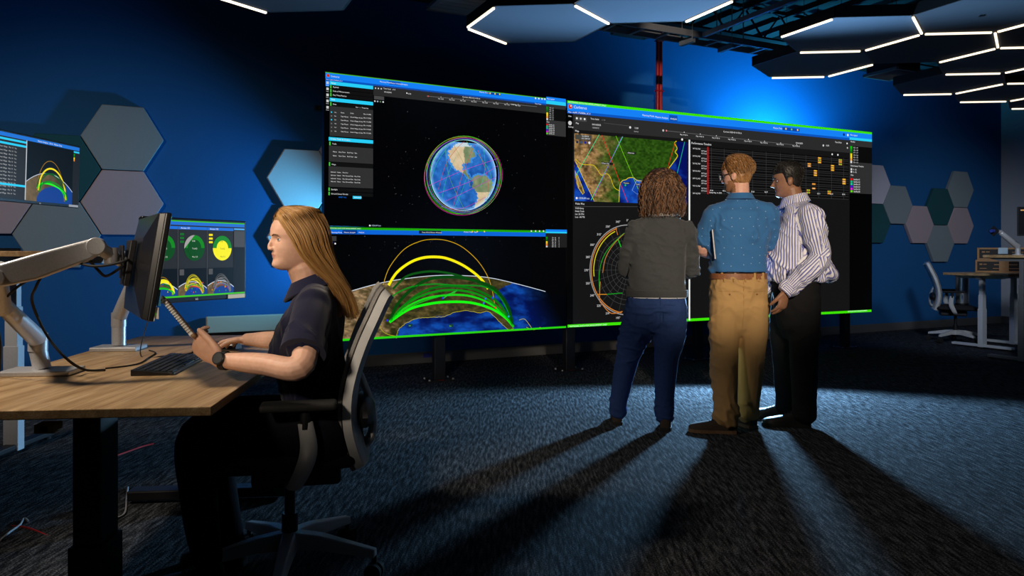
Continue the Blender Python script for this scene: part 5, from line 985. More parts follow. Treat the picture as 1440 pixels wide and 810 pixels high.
# ---------- hand: frame (wrist point, direction of the fingers, palm normal), chain of curls
def hand(w_, d, pn, left, curl=(.35, .45, .35), spread=.06, size=1.0, thumb=(.9, .35), tcurl=.25):
    d, pn = Vector(d).normalized(), Vector(pn); pn = (pn-d*pn.dot(d)).normalized(); sd = d.cross(pn)*(-1 if left else 1)   # sd points to the thumb side
    L = []; w_ = Vector(w_); k = size; b = MB()
    b.tube([w_-d*.02*k, w_+d*.015*k, w_+d*.05*k, w_+d*.085*k], [.025*k, .031*k, .040*k, .040*k], 14, rb=[.019*k, .017*k, .0155*k, .013*k], side=sd, sm=4, round_ends=True); L.append(b)
    for i, (off, ln, rd) in enumerate(((.030, .074, .0090), (.0105, .082, .0093), (-.0095, .076, .0088), (-.028, .060, .0078))):
        p = w_+d*(.083-.004*abs(i-1))*k+sd*off*k; a = 0; seg = [.45*ln*k, .30*ln*k, .25*ln*k]; pts = [w_+d*.06*k+sd*off*k, p]; dd = (d+sd*(spread*(1.2-i))).normalized(); cu = curl[i] if hasattr(curl[0], '__len__') else curl
        for s_, c in zip(seg, cu): a += c; p = p+(dd*math.cos(a)+pn*math.sin(a))*s_; pts.append(p)
        b = MB(); b.tube(pts, [rd*k, rd*1.04*k, rd*.98*k, rd*.9*k, rd*.72*k], 10, sm=3, round_ends=True); L.append(b)
    p = w_+d*.022*k+sd*.026*k; pts = [w_+d*.01*k+sd*.012*k, p]; a0 = thumb[0]; dv = lambda a, c: (d*math.cos(a)+sd*math.sin(a))*math.cos(c)+pn*math.sin(c)
    for s_, a, c in ((.036*k, a0, thumb[1]), (.032*k, a0-.25, thumb[1]+tcurl), (.024*k, a0-.4, thumb[1]+tcurl*1.8)): p = p+dv(a, c)*s_; pts.append(p)
    b = MB(); b.tube(pts, [.013*k, .0145*k, .0115*k, .0105*k, .008*k], 10, sm=3, round_ends=True); L.append(b); return L

def finish_body(mbs, voxel, skin, label, base, Mx, ho, extra=(), regions=None):
    me = fuse(mbs, voxel, 4, .45)
    if extra:
        bm = bmesh.new(); bm.from_mesh(me)
        for b in extra:
            vs_ = [bm.verts.new(p) for p in b.v]
            for f in b.f:
                try: bm.faces.new([vs_[i] for i in f])
                except ValueError: pass
        bm.to_mesh(me); bm.free()
    v = verts(me); me.materials.clear(); me.materials.append(M[skin])
    if regions:
        for r in regions: me.materials.append(M[r[0]])
        inv = np.array(Mx.inverted()); fc = np.empty(len(me.polygons)*3); me.polygons.foreach_get('center', fc); q = (fc.reshape(-1, 3)-np.array(ho)) @ inv.T; mi = np.zeros(len(me.polygons), int)
        for i, (nm, fn) in enumerate(regions): mi[fn(q[:, 0], q[:, 1], q[:, 2])] = i+1
        me.polygons.foreach_set('material_index', mi)
    setv(me, v-np.array(base)); me.polygons.foreach_set('use_smooth', [True]*len(me.polygons)); o = bpy.data.objects.new('person', me); COL.objects.link(o); o.location = base; WO[o] = Vector(base); tag(o, label, 'person'); return o
def skin_mat(name, c1, c2):
    m = noisy(name, c1, c2, 60, .48, bump=.06, bdist=.0008, spec=.35); b = m.node_tree.nodes['Principled BSDF']; b.inputs['Subsurface Weight'].default_value = .12; b.inputs['Subsurface Radius'].default_value = (.012, .004, .002); return m
M['skin_fair'] = skin_mat('fair_skin', (.66, .38, .27), (.72, .43, .31)); M['skin_pink'] = skin_mat('pinkish_skin', (.62, .33, .25), (.68, .38, .29)); M['skin_brown'] = skin_mat('brown_skin', (.24, .115, .065), (.29, .14, .08)); M['lips'] = mat('lips', (.56, .25, .20), .4); M['beard'] = noisy('ginger_beard', (.25, .11, .05), (.38, .18, .09), 300, .8, bump=.6); M['lips_b'] = mat('brown_lips', (.22, .09, .07), .4)
M['navy'] = noisy('navy_pique', (.006, .0065, .024), (.010, .011, .034), 700, .9, bump=.25, bdist=.0006, spec=.15, sheen=.15)
M['navy_trousers'] = noisy('dark_trousers', (.010, .010, .014), (.016, .016, .022), 300, .9, bump=.2, spec=.1)
M['charcoal_knit'] = noisy('charcoal_knit', (.040, .042, .046), (.072, .075, .080), 420, .95, stretch=(1, 1, 2.5), bump=.5, bdist=.0015, spec=.1, sheen=.15)
M['denim'] = noisy('blue_denim', (.018, .040, .14), (.032, .068, .21), 500, .85, stretch=(1, 1, .5), bump=.35, bdist=.0008, spec=.15)
M['khaki'] = noisy('khaki_twill', (.39, .235, .095), (.43, .262, .108), 900, .85, bump=.2, bdist=.0006, spec=.15)
M['black_cloth'] = noisy('black_wool', (.008, .008, .009), (.013, .013, .015), 260, .9, bump=.2, spec=.1)
M['white_cotton'] = noisy('white_cotton', (.72, .73, .76), (.78, .79, .82), 300, .8, bump=.2)
M['leather_brown'] = noisy('brown_leather', (.20, .075, .03), (.27, .11, .05), 80, .45, bump=.2); M['leather_black'] = noisy('black_leather', (.012, .011, .011), (.02, .018, .018), 60, .5, bump=.15); M['shoe_dark'] = noisy('dark_suede', (.035, .024, .018), (.055, .038, .028), 160, .85, bump=.3)
M['sole'] = mat('brown_rubber_sole', (.16, .09, .045), .7); M['sole_black'] = mat('black_sole', (.01, .01, .01), .8); M['lens'] = mat('spectacle_lens', (.6, .65, .75), .05, 0, .8)
def polo_dots():
    m = noisy('blue_dotted_pique', (.030, .12, .30), (.042, .15, .36), 600, .85, bump=.25, bdist=.0006, spec=.15, sheen=.1); N, L, b = nodes(m); tc = N.new('ShaderNodeTexCoord'); vo = N.new('ShaderNodeTexVoronoi'); vo.voronoi_dimensions = '2D'; vo.inputs['Scale'].default_value = 17; vo.inputs['Randomness'].default_value = .45; sx_ = N.new('ShaderNodeSeparateXYZ'); cb_ = N.new('ShaderNodeCombineXYZ')
    lt = N.new('ShaderNodeMath'); lt.operation = 'LESS_THAN'; lt.inputs[1].default_value = .048; mx = N.new('ShaderNodeMixRGB'); mx.inputs[2].default_value = (.30, .42, .60, 1); src = b.inputs['Base Color'].links[0].from_socket
    L.new(tc.outputs['Object'], sx_.inputs[0]); L.new(sx_.outputs[0], cb_.inputs[0]); L.new(sx_.outputs[2], cb_.inputs[1]); L.new(cb_.outputs[0], vo.inputs['Vector']); L.new(vo.outputs['Distance'], lt.inputs[0]); L.new(lt.outputs[0], mx.inputs[0]); L.new(src, mx.inputs[1]); L.new(mx.outputs[0], b.inputs['Base Color']); return m
M['polo'] = polo_dots()
def stripe_mat():
    m = mat('striped_cotton', (.7, .7, .8), .8, 0, .2); N, L, b = nodes(m); a = N.new('ShaderNodeAttribute'); a.attribute_name = 'stripe'; s_ = N.new('ShaderNodeMath'); s_.operation = 'MULTIPLY'; s_.inputs[1].default_value = 2*math.pi/.0155; k = N.new('ShaderNodeMath'); k.operation = 'SINE'; cr = N.new('ShaderNodeValToRGB'); e_ = cr.color_ramp.elements
    e_[0].position = .30; e_[0].color = (.13, .14, .40, 1); e_[1].position = .52; e_[1].color = (.74, .72, .76, 1); md = N.new('ShaderNodeMath'); md.operation = 'MULTIPLY_ADD'; md.inputs[1].default_value = .5; md.inputs[2].default_value = .5
    L.new(a.outputs['Fac'], s_.inputs[0]); L.new(s_.outputs[0], k.inputs[0]); L.new(k.outputs[0], md.inputs[0]); L.new(md.outputs[0], cr.inputs[0]); L.new(cr.outputs[0], b.inputs['Base Color']); return m
M['stripe'] = stripe_mat()

def shoe(parent, heel, toe, m, sole, ank, h=.075, w_=.046, low=True):
    heel, toe = Vector(heel), Vector(toe); d = toe-heel; L = d.length; d.normalize(); sd = V3(-d.y, d.x, 0); b = MB(); R = []
    for t, hw, ht in ((0, .55, .62), (.03, .72, .95), (.12, .80, 1.12), (.28, .80, 1.1), (.42, .82, .88), (.58, .98, .68), (.75, 1.02, .56), (.88, .88, .46), (.96, .62, .36), (1, .25, .26)):
        c = heel+d*L*t; R.append([V3(c.x, c.y, .018)+sd*w_*hw*math.copysign(abs(math.cos(a))**.8, math.cos(a))+UP*max(0, math.sin(a))**.75*h*ht for a in [2*math.pi*j/20 for j in range(20)]])
    b.rings(R); s_ = b.build('shoe', m, parent, smooth=True, ang=60); b = MB(); R = []
    for t, hw in ((-.01, .5), (.02, .8), (.12, .92), (.3, .86), (.45, .88), (.6, 1.04), (.76, 1.08), (.9, .9), (.98, .55), (1.01, .25)):
        c = heel+d*L*t; R.append([V3(c.x, c.y, 0)+sd*w_*hw+UP*.002, V3(c.x, c.y, 0)+sd*w_*hw+UP*.022, V3(c.x, c.y, 0)-sd*w_*hw+UP*.022, V3(c.x, c.y, 0)-sd*w_*hw+UP*.002])
    b.rings(R); b.build('sole', sole, s_)
    b = MB()
    for i in range(4): c = heel+d*L*(.40+.055*i)+UP*(.018+h*(.96-.085*i)); b.tube([c-sd*.022, c+UP*.003, c+sd*.022], .0022, 6, sm=3)
    b.build('laces', 'rubber', s_); return s_
def band(name, c, f, hw, df, db, z0, z1, m, parent, flare=0, th=.004, k=2.3, n=40, tilt=0, gap=None):
    """closed band of cloth or leather around an oval"""
    f = V3(f[0], f[1], 0).normalized(); l = V3(-f.y, f.x, 0); c = Vector(c); b = MB(); R = []
    for j in range(n+1):
        a = 2*math.pi*j/n if gap is None else gap+(2*math.pi-2*gap)*j/n; a += math.pi/2
        ca, sa = math.cos(a), math.sin(a); ca, sa = math.copysign(abs(ca)**(2/k), ca), math.copysign(abs(sa)**(2/k), sa); o_ = l*ca*hw+f*sa*(df if sa > 0 else db); u = o_.normalized(); dz = tilt*sa
        p = V3(c.x, c.y, 0)+o_; R.append([p+UP*(z0+dz)+u*flare, p+UP*(z1+dz), p+UP*(z1+dz)+u*th, p+UP*(z0+dz)+u*(th+flare)])
    b.rings(R, cap=gap is not None); return b.build(name, m, parent, smooth=True, ang=50)
def drape(me_obj, pts, r, name, m, parent, cap=True):
    """thin seam laid on a garment: pts (x, z) seen from the camera side"""
    me = me_obj.data; org = WO[me_obj]; bv = BVHTree.FromPolygons([v.co+org for v in me.vertices], [tuple(p.vertices) for p in me.polygons]); out = []
    for x, z in pts:
        h = bv.ray_cast(V3(x, 0, z), V3(0, 1, 0))
        if h[0] is not None: out.append(h[0]+V3(0, -r*.4, 0))
    if len(out) > 1: b = MB(); b.tube(out, r, 6); return b.build(name, m, parent, smooth=True)

# ---------------------------------------------------------------- seated woman
hf = V3(-.845, -.535, -.03).normalized(); MH = basis(hf)*.935; ho = V3(-.752, 2.615, 1.090); bf = (-1, .10)
SH_L, SH_R = V3(-.655, 2.475, .972), V3(-.69, 2.83, .978); EL_L, WR_L = V3(-.645, 2.285, .800), V3(-.918, 2.36, .812); EL_R, WR_R = V3(-.865, 2.99, .80), V3(-1.115, 3.155, .785)
pel, base = V3(-.655, 2.655, .53), V3(-.70, 2.65, 0)
TR = [(V3(-.655, 2.655, .46), .165, .12, .11), (V3(-.655, 2.655, .56), .165, .125, .105), (V3(-.675, 2.65, .68), .145, .125, .09), (V3(-.695, 2.648, .80), .155, .145, .085), (V3(-.69, 2.65, .88), .165, .13, .085), (V3(-.68, 2.65, .965), .160, .085, .08), (V3(-.685, 2.645, 1.012), .105, .064, .065), (V3(-.70, 2.64, 1.045), .060, .052, .055)]
shr = lambda T, k: [(c, w_-k, a-k, b_-k) for c, w_, a, b_ in T]
body = head_parts(MH, ho, ears=False, fem=True)+[limb([V3(-.70, 2.642, .96), V3(-.715, 2.635, 1.03), V3(-.735, 2.625, 1.10)], [.054, .049, .050]), torso(shr(TR, .018), bf)]
handL_d, handR_d = V3(-.085, .045, .060), V3(-.80, .42, -.10)
for s, e_, w_ in ((SH_L, EL_L, WR_L), (SH_R, EL_R, WR_R)): body.append(limb([s, s*.5+e_*.5, e_, e_*.55+w_*.45, w_], [.046, .043, .038, .036, .026], rb=[.046, .043, .038, .034, .023]))
hd_, hs_ = V3(-.80, .10, .55).normalized(), V3(.55, -.35, .75)
body += hand(WR_L, hd_, hd_.cross(hs_), True, curl=((.55, .75, .5), (.6, .8, .5), (.65, .85, .5), (.7, .9, .5)), size=.97, thumb=(.42, -.05), tcurl=.08)
body += hand(WR_R, handR_d, V3(-.12, 0, -1), False, curl=((.10, .35, .3), (.12, .38, .3), (.15, .4, .3), (.2, .45, .35)), spread=.10, size=.95, thumb=(.75, .15))
for y in (-.1, .1): body.append(limb([V3(-.66, 2.655+y, .52), V3(-1.06, 2.66+y*.9, .52), V3(-1.06, 2.66+y*.9, .30), V3(-1.03, 2.66+y, .09)], [.06, .05, .045, .035])); body.append(limb([V3(-1.02, 2.66+y, .05), V3(-1.16, 2.66+y*1.2, .035)], [.022, .018]))
w1 = finish_body(body, .0032, 'skin_fair', 'seated woman in navy polo with long straight hair, holding a notepad', base, MH, ho, lids(MH, ho, 1)+lids(MH, ho, -1), [('lips', lambda x, y, z: (x > .07) & (np.abs(y) < .021-1.2*np.abs(z-.0553)) & (z > .0465) & (z < .0635))])
for s in (-1, 1):
    eye(MH, ho, s, 'iris_blue', w1); b = MB(); b.tube([V3(.0865, s*.014, .1285), V3(.0845, s*.030, .1325), V3(.074, s*.047, .1290)], [.0022, .0026, .0014], 8, sm=4); xform(b, MH, ho).build('eyebrow', mat('brown_brow', (.16, .08, .035), .8), w1, smooth=True)
    b = MB(); c = V3(.0605, s*.0315, .1135); b.tube([c+.0141*V3(math.cos(.22)*math.cos(a), math.cos(.22)*math.sin(a), math.sin(.22)) for a in np.linspace(-.95, .95, 9)], .0008, 5); xform(b, MH, ho).build('eyelashes', 'wire', w1)
shirt = [torso(TR, bf)]+[limb([V3(-.69, 2.645, 1.01), s*.45+V3(-.688, 2.65, 1.005)*.55, s], [.052, .058, .062]) for s in (SH_L, SH_R)]
for s, e_ in ((SH_L, EL_L), (SH_R, EL_R)): m_ = s+(e_-s)*.70; shirt.append(limb([s+V3(-.01, .04*(1 if s is SH_L else -1), .0), s+(e_-s)*.3, m_], [.066, .066, .066], sub=5))
me = fuse(shirt, .006, 14); folds(me, .015, (10, 10, 7), 3); cloth('polo_shirt', me, 'navy', w1)
for s, e_, w_ in ((SH_L, EL_L, 1), (SH_R, EL_R, 0)):
    p = s+(e_-s)*.72; d = (e_-s).normalized(); b = MB(); b.tube([p-d*.028, p+d*.016], [.070, .071], 24); b.build('sleeve_hem', 'navy', w1, smooth=True)
b = MB(); R = []
for j in range(33):
    a = 2*math.pi*j/32; u = V3(math.cos(a), math.sin(a), 0); fw = -u.x; cc = V3(-.708, 2.64, 1.030-.026*fw); R.append([cc+u*.062+UP*.030, cc+u*.067+UP*.034, cc+u*.092+UP*(-.010-.016*max(0, fw)), cc+u*.086+UP*(-.014-.016*max(0, fw))])
b.rings(R, cap=False); b.build('collar', 'navy', w1, smooth=True, ang=60)
tro = [torso([(V3(-.655, 2.655, .45), .17, .13, .12), (V3(-.655, 2.655, .53), .175, .135, .115), (V3(-.66, 2.655, .60), .16, .125, .10)], bf)]
for y in (-.1, .1): tro.append(limb([V3(-.66, 2.655+y, .535), V3(-.88, 2.66+y, .545), V3(-1.07, 2.66+y*.9, .525), V3(-1.07, 2.66+y*.9, .30), V3(-1.035, 2.66+y, .10)], [.090, .083, .068, .060, .050]))
me = fuse(tro, .008, 6); cloth('trousers', me, 'navy_trousers', w1)
for y in (-.1, .1): shoe(w1, V3(-.98, 2.66+y, 0), V3(-1.22, 2.66+y*1.2, 0), 'leather_black', 'sole_black', None, .07, .042)
# hair: cap + long strands
def offw(X, Y, Z, T):
    xl = np.interp(Z, [0, .06, .11, .15, .17, .185, .2], [-.03, -.005, .020, .040, .055, .068, .2]); return np.clip((xl-X)*.5, -.008, .0040)
capw = fuse([hair_cap(MH, ho, offw)], .004, 4)
M['hair_w'] = noisy('dark_blonde_base', (.26, .14, .052), (.36, .20, .085), 40, .5, stretch=(1, 1, .2), bump=.3); cloth('hair_cap', capw, 'hair_w', w1)
FE = [(.070, .012, .205), (.066, .048, .172), (.040, .076, .115), (.012, .087, .055), (-.035, .090, .002), (-.095, .086, -.055), (-.135, .080, -.12), (-.150, .072, -.175)]
BE = [(-.02, .002, .241), (-.085, .025, .222), (-.122, .035, .155), (-.132, .040, .085), (-.150, .042, .005), (-.175, .040, -.07), (-.195, .038, -.14), (-.205, .036, -.20)]
ME = [(.035, .004, .237), (.005, .062, .215), (-.035, .090, .145), (-.055, .094, .07), (-.095, .088, 0), (-.140, .078, -.065), (-.170, .070, -.13), (-.182, .064, -.19)]
paths, cols = [], []
locks = [(random.gauss(0, .007), random.gauss(0, .006), random.uniform(.86, 1.05), random.random()) for _ in range(90)]
for i in range(4200):
    t = random.random(); s = 1 if random.random() < .68 else -1; u = random.uniform(-.001, .010); P = []; lk = locks[int(t*44.99)+(45 if s < 0 else 0)]
    for k in range(8):
        a, m_, z = Vector(FE[k]), Vector(ME[k]), Vector(BE[k]); p = a*(1-t)*(1-2*t)+m_*4*t*(1-t)+z*t*(2*t-1); p.y *= s; P.append(p)
    if t > .35: P[0].y -= s*random.uniform(0, .034)*min(1, (t-.35)*3); P[0].x += random.gauss(0, .006); P[0].z -= .004
    jl = lk[2]*random.uniform(.88, 1.03); jx, jy = lk[0]+random.gauss(0, .0035), lk[1]+random.gauss(0, .0035); Q = spline(P, 3); Q = Q[:max(6, int(len(Q)*min(1, jl)))]; c0 = V3(0, 0, .11); n = len(Q)
    Q = [MH @ (p-(p-c0).normalized()*u*(1 if k < 9 else .5)+V3(jx, jy, 0)*(k/n)**1.5*1.6)+ho for k, p in enumerate(Q)]; paths.append(Q); cols.append(mixc((.21, .088, .022), (.58, .33, .115), .5*lk[3]+.5*random.random()))
strand_mesh('hair', paths, .0014, HAIRM, w1, cols)
# watch
p = WR_L+(EL_L-WR_L)*.06; d = (WR_L-EL_L).normalized(); b = MB(); b.tube([p-d*.010, p+d*.010], [.030, .030], 24, rb=[.027, .027]); wa = b.build('watch', 'rubber', w1, smooth=True)
fn = V3(.15, -.93, .30); fn = (fn-d*fn.dot(d)).normalized(); b = MB(); b.cyl(p+fn*.024, p+fn*.036, .0205, 28); b.build('watch_case', 'black_gloss', wa, smooth=True, bevel=.002); b = MB(); b.cyl(p+fn*.036, p+fn*.0368, .0165, 28); b.build('watch_face', 'black', wa)
# notepad held in the near hand
nc = at(254, 446, 2.375); nu = V3(-.64, .03, .77).normalized(); nn = V3(.80, .32, .50); nn = (nn-nu*nn.dot(nu)).normalized(); nw = nn.cross(nu); nw = nw if nw.y > 0 else -nw
e = empty('notepad', nc-nu*.07); L_, W_ = .155, .105
b = MB(); b.slab(nc-nu*L_/2-nw*W_/2, nu*L_, nw*W_, nn*.002); b.build('cover', 'kraft', e, bevel=.0008); b = MB(); b.slab(nc-nu*L_/2-nw*W_/2-nn*.009+nu*.002, nu*(L_-.004), nw*(W_-.004), nn*.0085); b.build('pages', 'paper', e); b = MB(); b.slab(nc-nu*L_/2-nw*W_/2-nn*.0115, nu*L_, nw*W_, nn*.002); b.build('back_cover', 'paper', e)
for i in range(16):
    c = nc-nu*(L_/2-.012-.0087*i)-nw*W_/2-nn*.0045; b = MB(); b.tube([c+(nn*math.cos(a)*.008+nw*math.sin(a)*.0055) for a in np.linspace(0, 5.6, 10)], .0009, 5); b.build('spiral_loop', 'wire', e)
tag(e, 'small spiral notepad held up in the near hand of the seated woman', 'notepad')

# ---------------------------------------------------------------- standing woman with curly hair
def stander(label, base, head, bodyparts, skin, voxel=.0048, regions=None, extra=()):
    return finish_body(bodyparts, voxel, skin, label, base, head[0], head[1], extra, regions)
f2 = (.22, .97); MH2 = basis(V3(.35, .93, 0)); ho2 = V3(.985, 4.94, 1.445); b2 = V3(.86, 4.94, 0)
T2 = [(V3(.945, 4.93, .86), .196, .13, .13), (V3(.948, 4.93, .96), .186, .13, .12), (V3(.955, 4.93, 1.10), .180, .135, .115), (V3(.962, 4.93, 1.23), .185, .135, .115), (V3(.968, 4.93, 1.31), .168, .105, .10), (V3(.972, 4.93, 1.365), .115, .075, .08), (V3(.975, 4.93, 1.40), .070, .055, .065)]
S2 = ((V3(.805, 4.93, 1.295), V3(.757, 5.03, 1.035), V3(.90, 5.17, 1.05)), (V3(1.135, 4.90, 1.285), V3(1.190, 4.99, 1.035), V3(1.075, 5.15, 1.06)))
L2 = ([V3(.860, 4.925, .80), V3(.818, 4.945, .64), V3(.760, 4.99, .42), V3(.718, 5.04, .17), V3(.712, 5.05, .075)], [V3(1.032, 4.905, .80), V3(1.03, 4.90, .64), V3(1.003, 4.89, .42), V3(.992, 4.89, .17), V3(.995, 4.885, .075)])
body = head_parts(MH2, ho2)+[limb([V3(.975, 4.93, 1.36), V3(.98, 4.935, 1.43), V3(.985, 4.94, 1.50)], [.055, .050, .050]), torso(shr(T2, .02), f2)]
for s, e_, w_ in S2: body.append(limb([s, s*.5+e_*.5, e_, e_*.5+w_*.5, w_], [.045, .042, .038, .034, .026]))
body += hand(S2[0][2], V3(.8, .35, .1), V3(0, -1, 0), True, size=.95)+hand(S2[1][2], V3(-.75, .45, .25), V3(0, -1, 0), False, size=.95)
for l_ in L2: body.append(limb(l_, [.075, .07, .05, .04, .034])); body.append(limb([l_[4]+V3(0, -.01, -.03), l_[4]+V3(.03, .13, -.045)], [.024, .020]))
w2 = stander('standing woman with curly brown hair, charcoal sweater and jeans, seen from behind', b2, (MH2, ho2), body, 'skin_fair')
me = fuse([torso(T2, f2)]+[limb([V3(.97, 4.93, 1.375), s*.45+V3(.97, 4.93, 1.36)*.55, s+V3(0, 0, .005)], [.058, .062, .064]) for s, e_, w_ in S2]+[limb([s, s*.5+e_*.5, e_, e_*.5+w_*.5, w_*.93+e_*.07], [.066, .062, .056, .050, .043]) for s, e_, w_ in S2], .007, 16); folds(me, .014, (7, 7, 12), 11); cloth('sweater', me, 'charcoal_knit', w2)
band('sweater_hem', V3(.945, 4.93, 0), f2, .196, .132, .132, .862, .905, 'charcoal_knit', w2, th=.006)
band('shirt_hem', V3(.945, 4.93, 0), f2, .188, .126, .126, .855, .875, 'white_cotton', w2, th=.004)
b = MB(); R = []
for j in range(33):
    a = 2*math.pi*j/32; u = V3(math.cos(a), math.sin(a), 0); cc = V3(.975, 4.93, 1.385); R.append([cc+u*.060+UP*.045, cc+u*.066+UP*.047, cc+u*.098+UP*.004, cc+u*.090-UP*.002])
b.rings(R, cap=False); b.build('shirt_collar', 'white_cotton', w2, smooth=True, ang=60)
for (s, e_, w_), k in zip(S2, (0, 1)): d = (w_-e_).normalized(); b = MB(); b.tube([w_-d*.028, w_+d*.006], [.040, .042], 18); b.build('shirt_cuff', 'white_cotton', w2, smooth=True)
me = fuse([torso([(V3(.945, 4.93, .63), .06, .07, .06), (V3(.945, 4.93, .70), .165, .10, .105), (V3(.945, 4.93, .79), .198, .12, .128), (V3(.945, 4.93, .88), .186, .115, .120), (V3(.945, 4.93, .925), .172, .11, .112)], f2)]+[limb(l_, [.112, .106, .079, .063, .060]) for l_ in L2], .0075, 7)
folds(me, .017, (7, 7, 18), 5, lambda v: np.clip(1.2-v[:, 2]*.8, .3, 1)); jeans = cloth('jeans', me, 'denim', w2)
for x0, x1 in ((.795, .925), (.968, 1.098)):
    zt, zb = .815, .69; drape(jeans, [(x0, zt), ((x0+x1)/2, zt), (x1, zt), (x1, zb+.02), ((x0+x1)/2, zb), (x0, zb+.02), (x0, zt)], .0022, 'back_pocket', 'denim', w2)
drape(jeans, [(.775+i*.034, .866) for i in range(11)], .0022, 'waist_seam', 'denim', w2); drape(jeans, [(.948, .86-.025*i) for i in range(9)], .002, 'centre_seam', 'denim', w2)
shoe(w2, V3(.70, 5.00, 0), V3(.735, 5.25, 0), 'shoe_dark', 'sole_black', None, .085, .043); shoe(w2, V3(.985, 4.83, 0), V3(1.05, 5.07, 0), 'shoe_dark', 'sole_black', None, .085, .043)
# curly hair
def offc(X, Y, Z, T): return np.where(X < .055, .028+.012*vnoise(X*60, Y*60, Z*60), np.clip((Z-.15)*.6, -.008, .02))
me = fuse([hair_cap(MH2, ho2, offc)], .007, 3); folds(me, .012, (40, 40, 30), 2); M['hair_c'] = noisy('dark_brown_base', (.025, .011, .006), (.05, .022, .012), 60, .6, bump=.5); cloth('hair_cap', me, 'hair_c', w2)
paths, cols = [], []
for i in range(1050):
    ph = random.uniform(.75, 2*math.pi-.75); el = random.uniform(.05, 1.45); r0 = V3(math.cos(ph)*math.cos(el)*.10, math.sin(ph)*math.cos(el)*.078, .115+math.sin(el)*.112); out = V3(math.cos(ph), math.sin(ph), 0); ln = random.uniform(.10, .17)+.10*(el/1.45); zend = random.uniform(-.075, -.02)
    p1 = r0+out*.035+UP*.02; rr = random.uniform(.115, .150); p2 = V3(math.cos(ph)*rr, math.sin(ph)*rr*.97, r0.z*.5+.02); p3 = V3(math.cos(ph)*rr*.97, math.sin(ph)*rr*.97, zend+.02*random.random()); C_ = spline([r0, p1, p2, p3], 9); ah = random.uniform(0, 6.28); tw = random.uniform(1.5, 3.2)*(1 if i % 2 else -1); hr = random.uniform(.006, .013); Q = []
    for k, p in enumerate(C_): a = ah+tw*k*.42; Q.append(MH2 @ (p+(V3(math.cos(a), math.sin(a), 0)+UP*.3*math.cos(a+1))*hr*min(1, k/5))+ho2)
    paths.append(Q); cols.append(mixc((.035, .015, .008), (.30, .15, .075), random.random()**1.6))
strand_mesh('hair', paths, .0040, HAIRM, w2, cols, .3, 4)

# ---------------------------------------------------------------- man in blue polo and khaki
f3 = (-.10, 1); MH3 = basis(V3(-.80, .60, -.14)); ho3 = V3(1.478, 4.90, 1.545); b3 = V3(1.44, 4.87, 0)
T3 = [(V3(1.465, 4.87, 1.022), .184, .14, .132), (V3(1.466, 4.87, 1.08), .182, .14, .125), (V3(1.47, 4.87, 1.20), .186, .14, .125), (V3(1.475, 4.87, 1.31), .196, .13, .125), (V3(1.478, 4.87, 1.40), .185, .10, .11), (V3(1.48, 4.875, 1.455), .13, .075, .085), (V3(1.482, 4.88, 1.50), .075, .06, .068)]
S3 = ((V3(1.305, 4.87, 1.385), V3(1.252, 4.93, 1.175), V3(1.42, 5.13, 1.12)), (V3(1.655, 4.87, 1.40), V3(1.695, 4.98, 1.15), V3(1.44, 5.16, 1.165)))
L3 = ([V3(1.382, 4.85, .82), V3(1.368, 4.845, .66), V3(1.372, 4.84, .42), V3(1.365, 4.80, .17), V3(1.365, 4.795, .085)], [V3(1.548, 4.85, .82), V3(1.558, 4.865, .66), V3(1.562, 4.91, .42), V3(1.552, 4.94, .17), V3(1.55, 4.95, .085)])
body = head_parts(MH3, ho3, nose=1.1)+[limb([V3(1.482, 4.88, 1.45), V3(1.482, 4.885, 1.53), V3(1.485, 4.90, 1.61)], [.064, .060, .058]), torso(shr(T3, .02), f3)]
for s, e_, w_ in S3: body.append(limb([s, s*.5+e_*.5, e_, e_*.5+w_*.5, w_], [.044, .046, .046, .043, .030]))
body += hand(S3[0][2], V3(.8, .1, -.05), V3(0, -1, 0), True, size=1.05)+hand(S3[1][2], V3(-.88, -.42, .05), V3(0, -1, 0), False, size=1.05, curl=(.15, .2, .2))
for l_ in L3: body.append(limb(l_, [.08, .07, .055, .045, .038]))
body += [limb([V3(1.38, 4.79, .05), V3(1.22, 4.83, .035)], [.024, .018]), limb([V3(1.55, 4.96, .05), V3(1.48, 5.1, .035)], [.024, .018])]
m2 = stander('standing man with ginger hair, glasses, blue polo and khaki trousers', b3, (MH3, ho3), body, 'skin_pink', regions=[('beard', lambda x, y, z: (z < .058-.25*np.clip(.05-x, 0, .2)) & (z > -.005) & (x > -.005) | ((z < .075) & (z > 0) & (x > .0) & (x < .045)))])
me = fuse([torso(T3, f3)]+[limb([V3(1.48, 4.875, 1.475), s*.45+V3(1.48, 4.87, 1.465)*.55, s+V3(0, 0, .005)], [.062, .068, .072]) for s, e_, w_ in S3]+[limb([s+V3(0, 0, .01), s+(e_-s)*.35, s+(e_-s)*.80], [.074, .072, .074], sub=5) for i, (s, e_, w_) in enumerate(S3)], .007, 16); folds(me, .018, (7, 7, 7), 21); polo = cloth('polo_shirt', me, 'polo', m2)
b = MB(); R = []
for j in range(33):
    a = 2*math.pi*j/32; u = V3(math.cos(a), math.sin(a), 0); cc = V3(1.482, 4.882, 1.492); R.append([cc+u*.066+UP*.038, cc+u*.072+UP*.042, cc+u*.094+UP*.004, cc+u*.086])
b.rings(R, cap=False); b.build('collar', 'polo', m2, smooth=True, ang=60)
me = fuse([torso([(V3(1.462, 4.87, .61), .05, .07, .06), (V3(1.462, 4.87, .68), .150, .10, .10), (V3(1.462, 4.87, .78), .182, .12, .130), (V3(1.464, 4.87, .90), .184, .125, .128), (V3(1.465, 4.87, 1.00), .176, .128, .118)], f3)]+[limb(l_, [.108, .100, .086, .078, .082]) for l_ in L3], .0075, 6)
folds(me, .020, (7, 7, 11), 31, lambda v: np.clip(1.25-v[:, 2]*.6, .45, 1)); kh = cloth('trousers', me, 'khaki', m2)
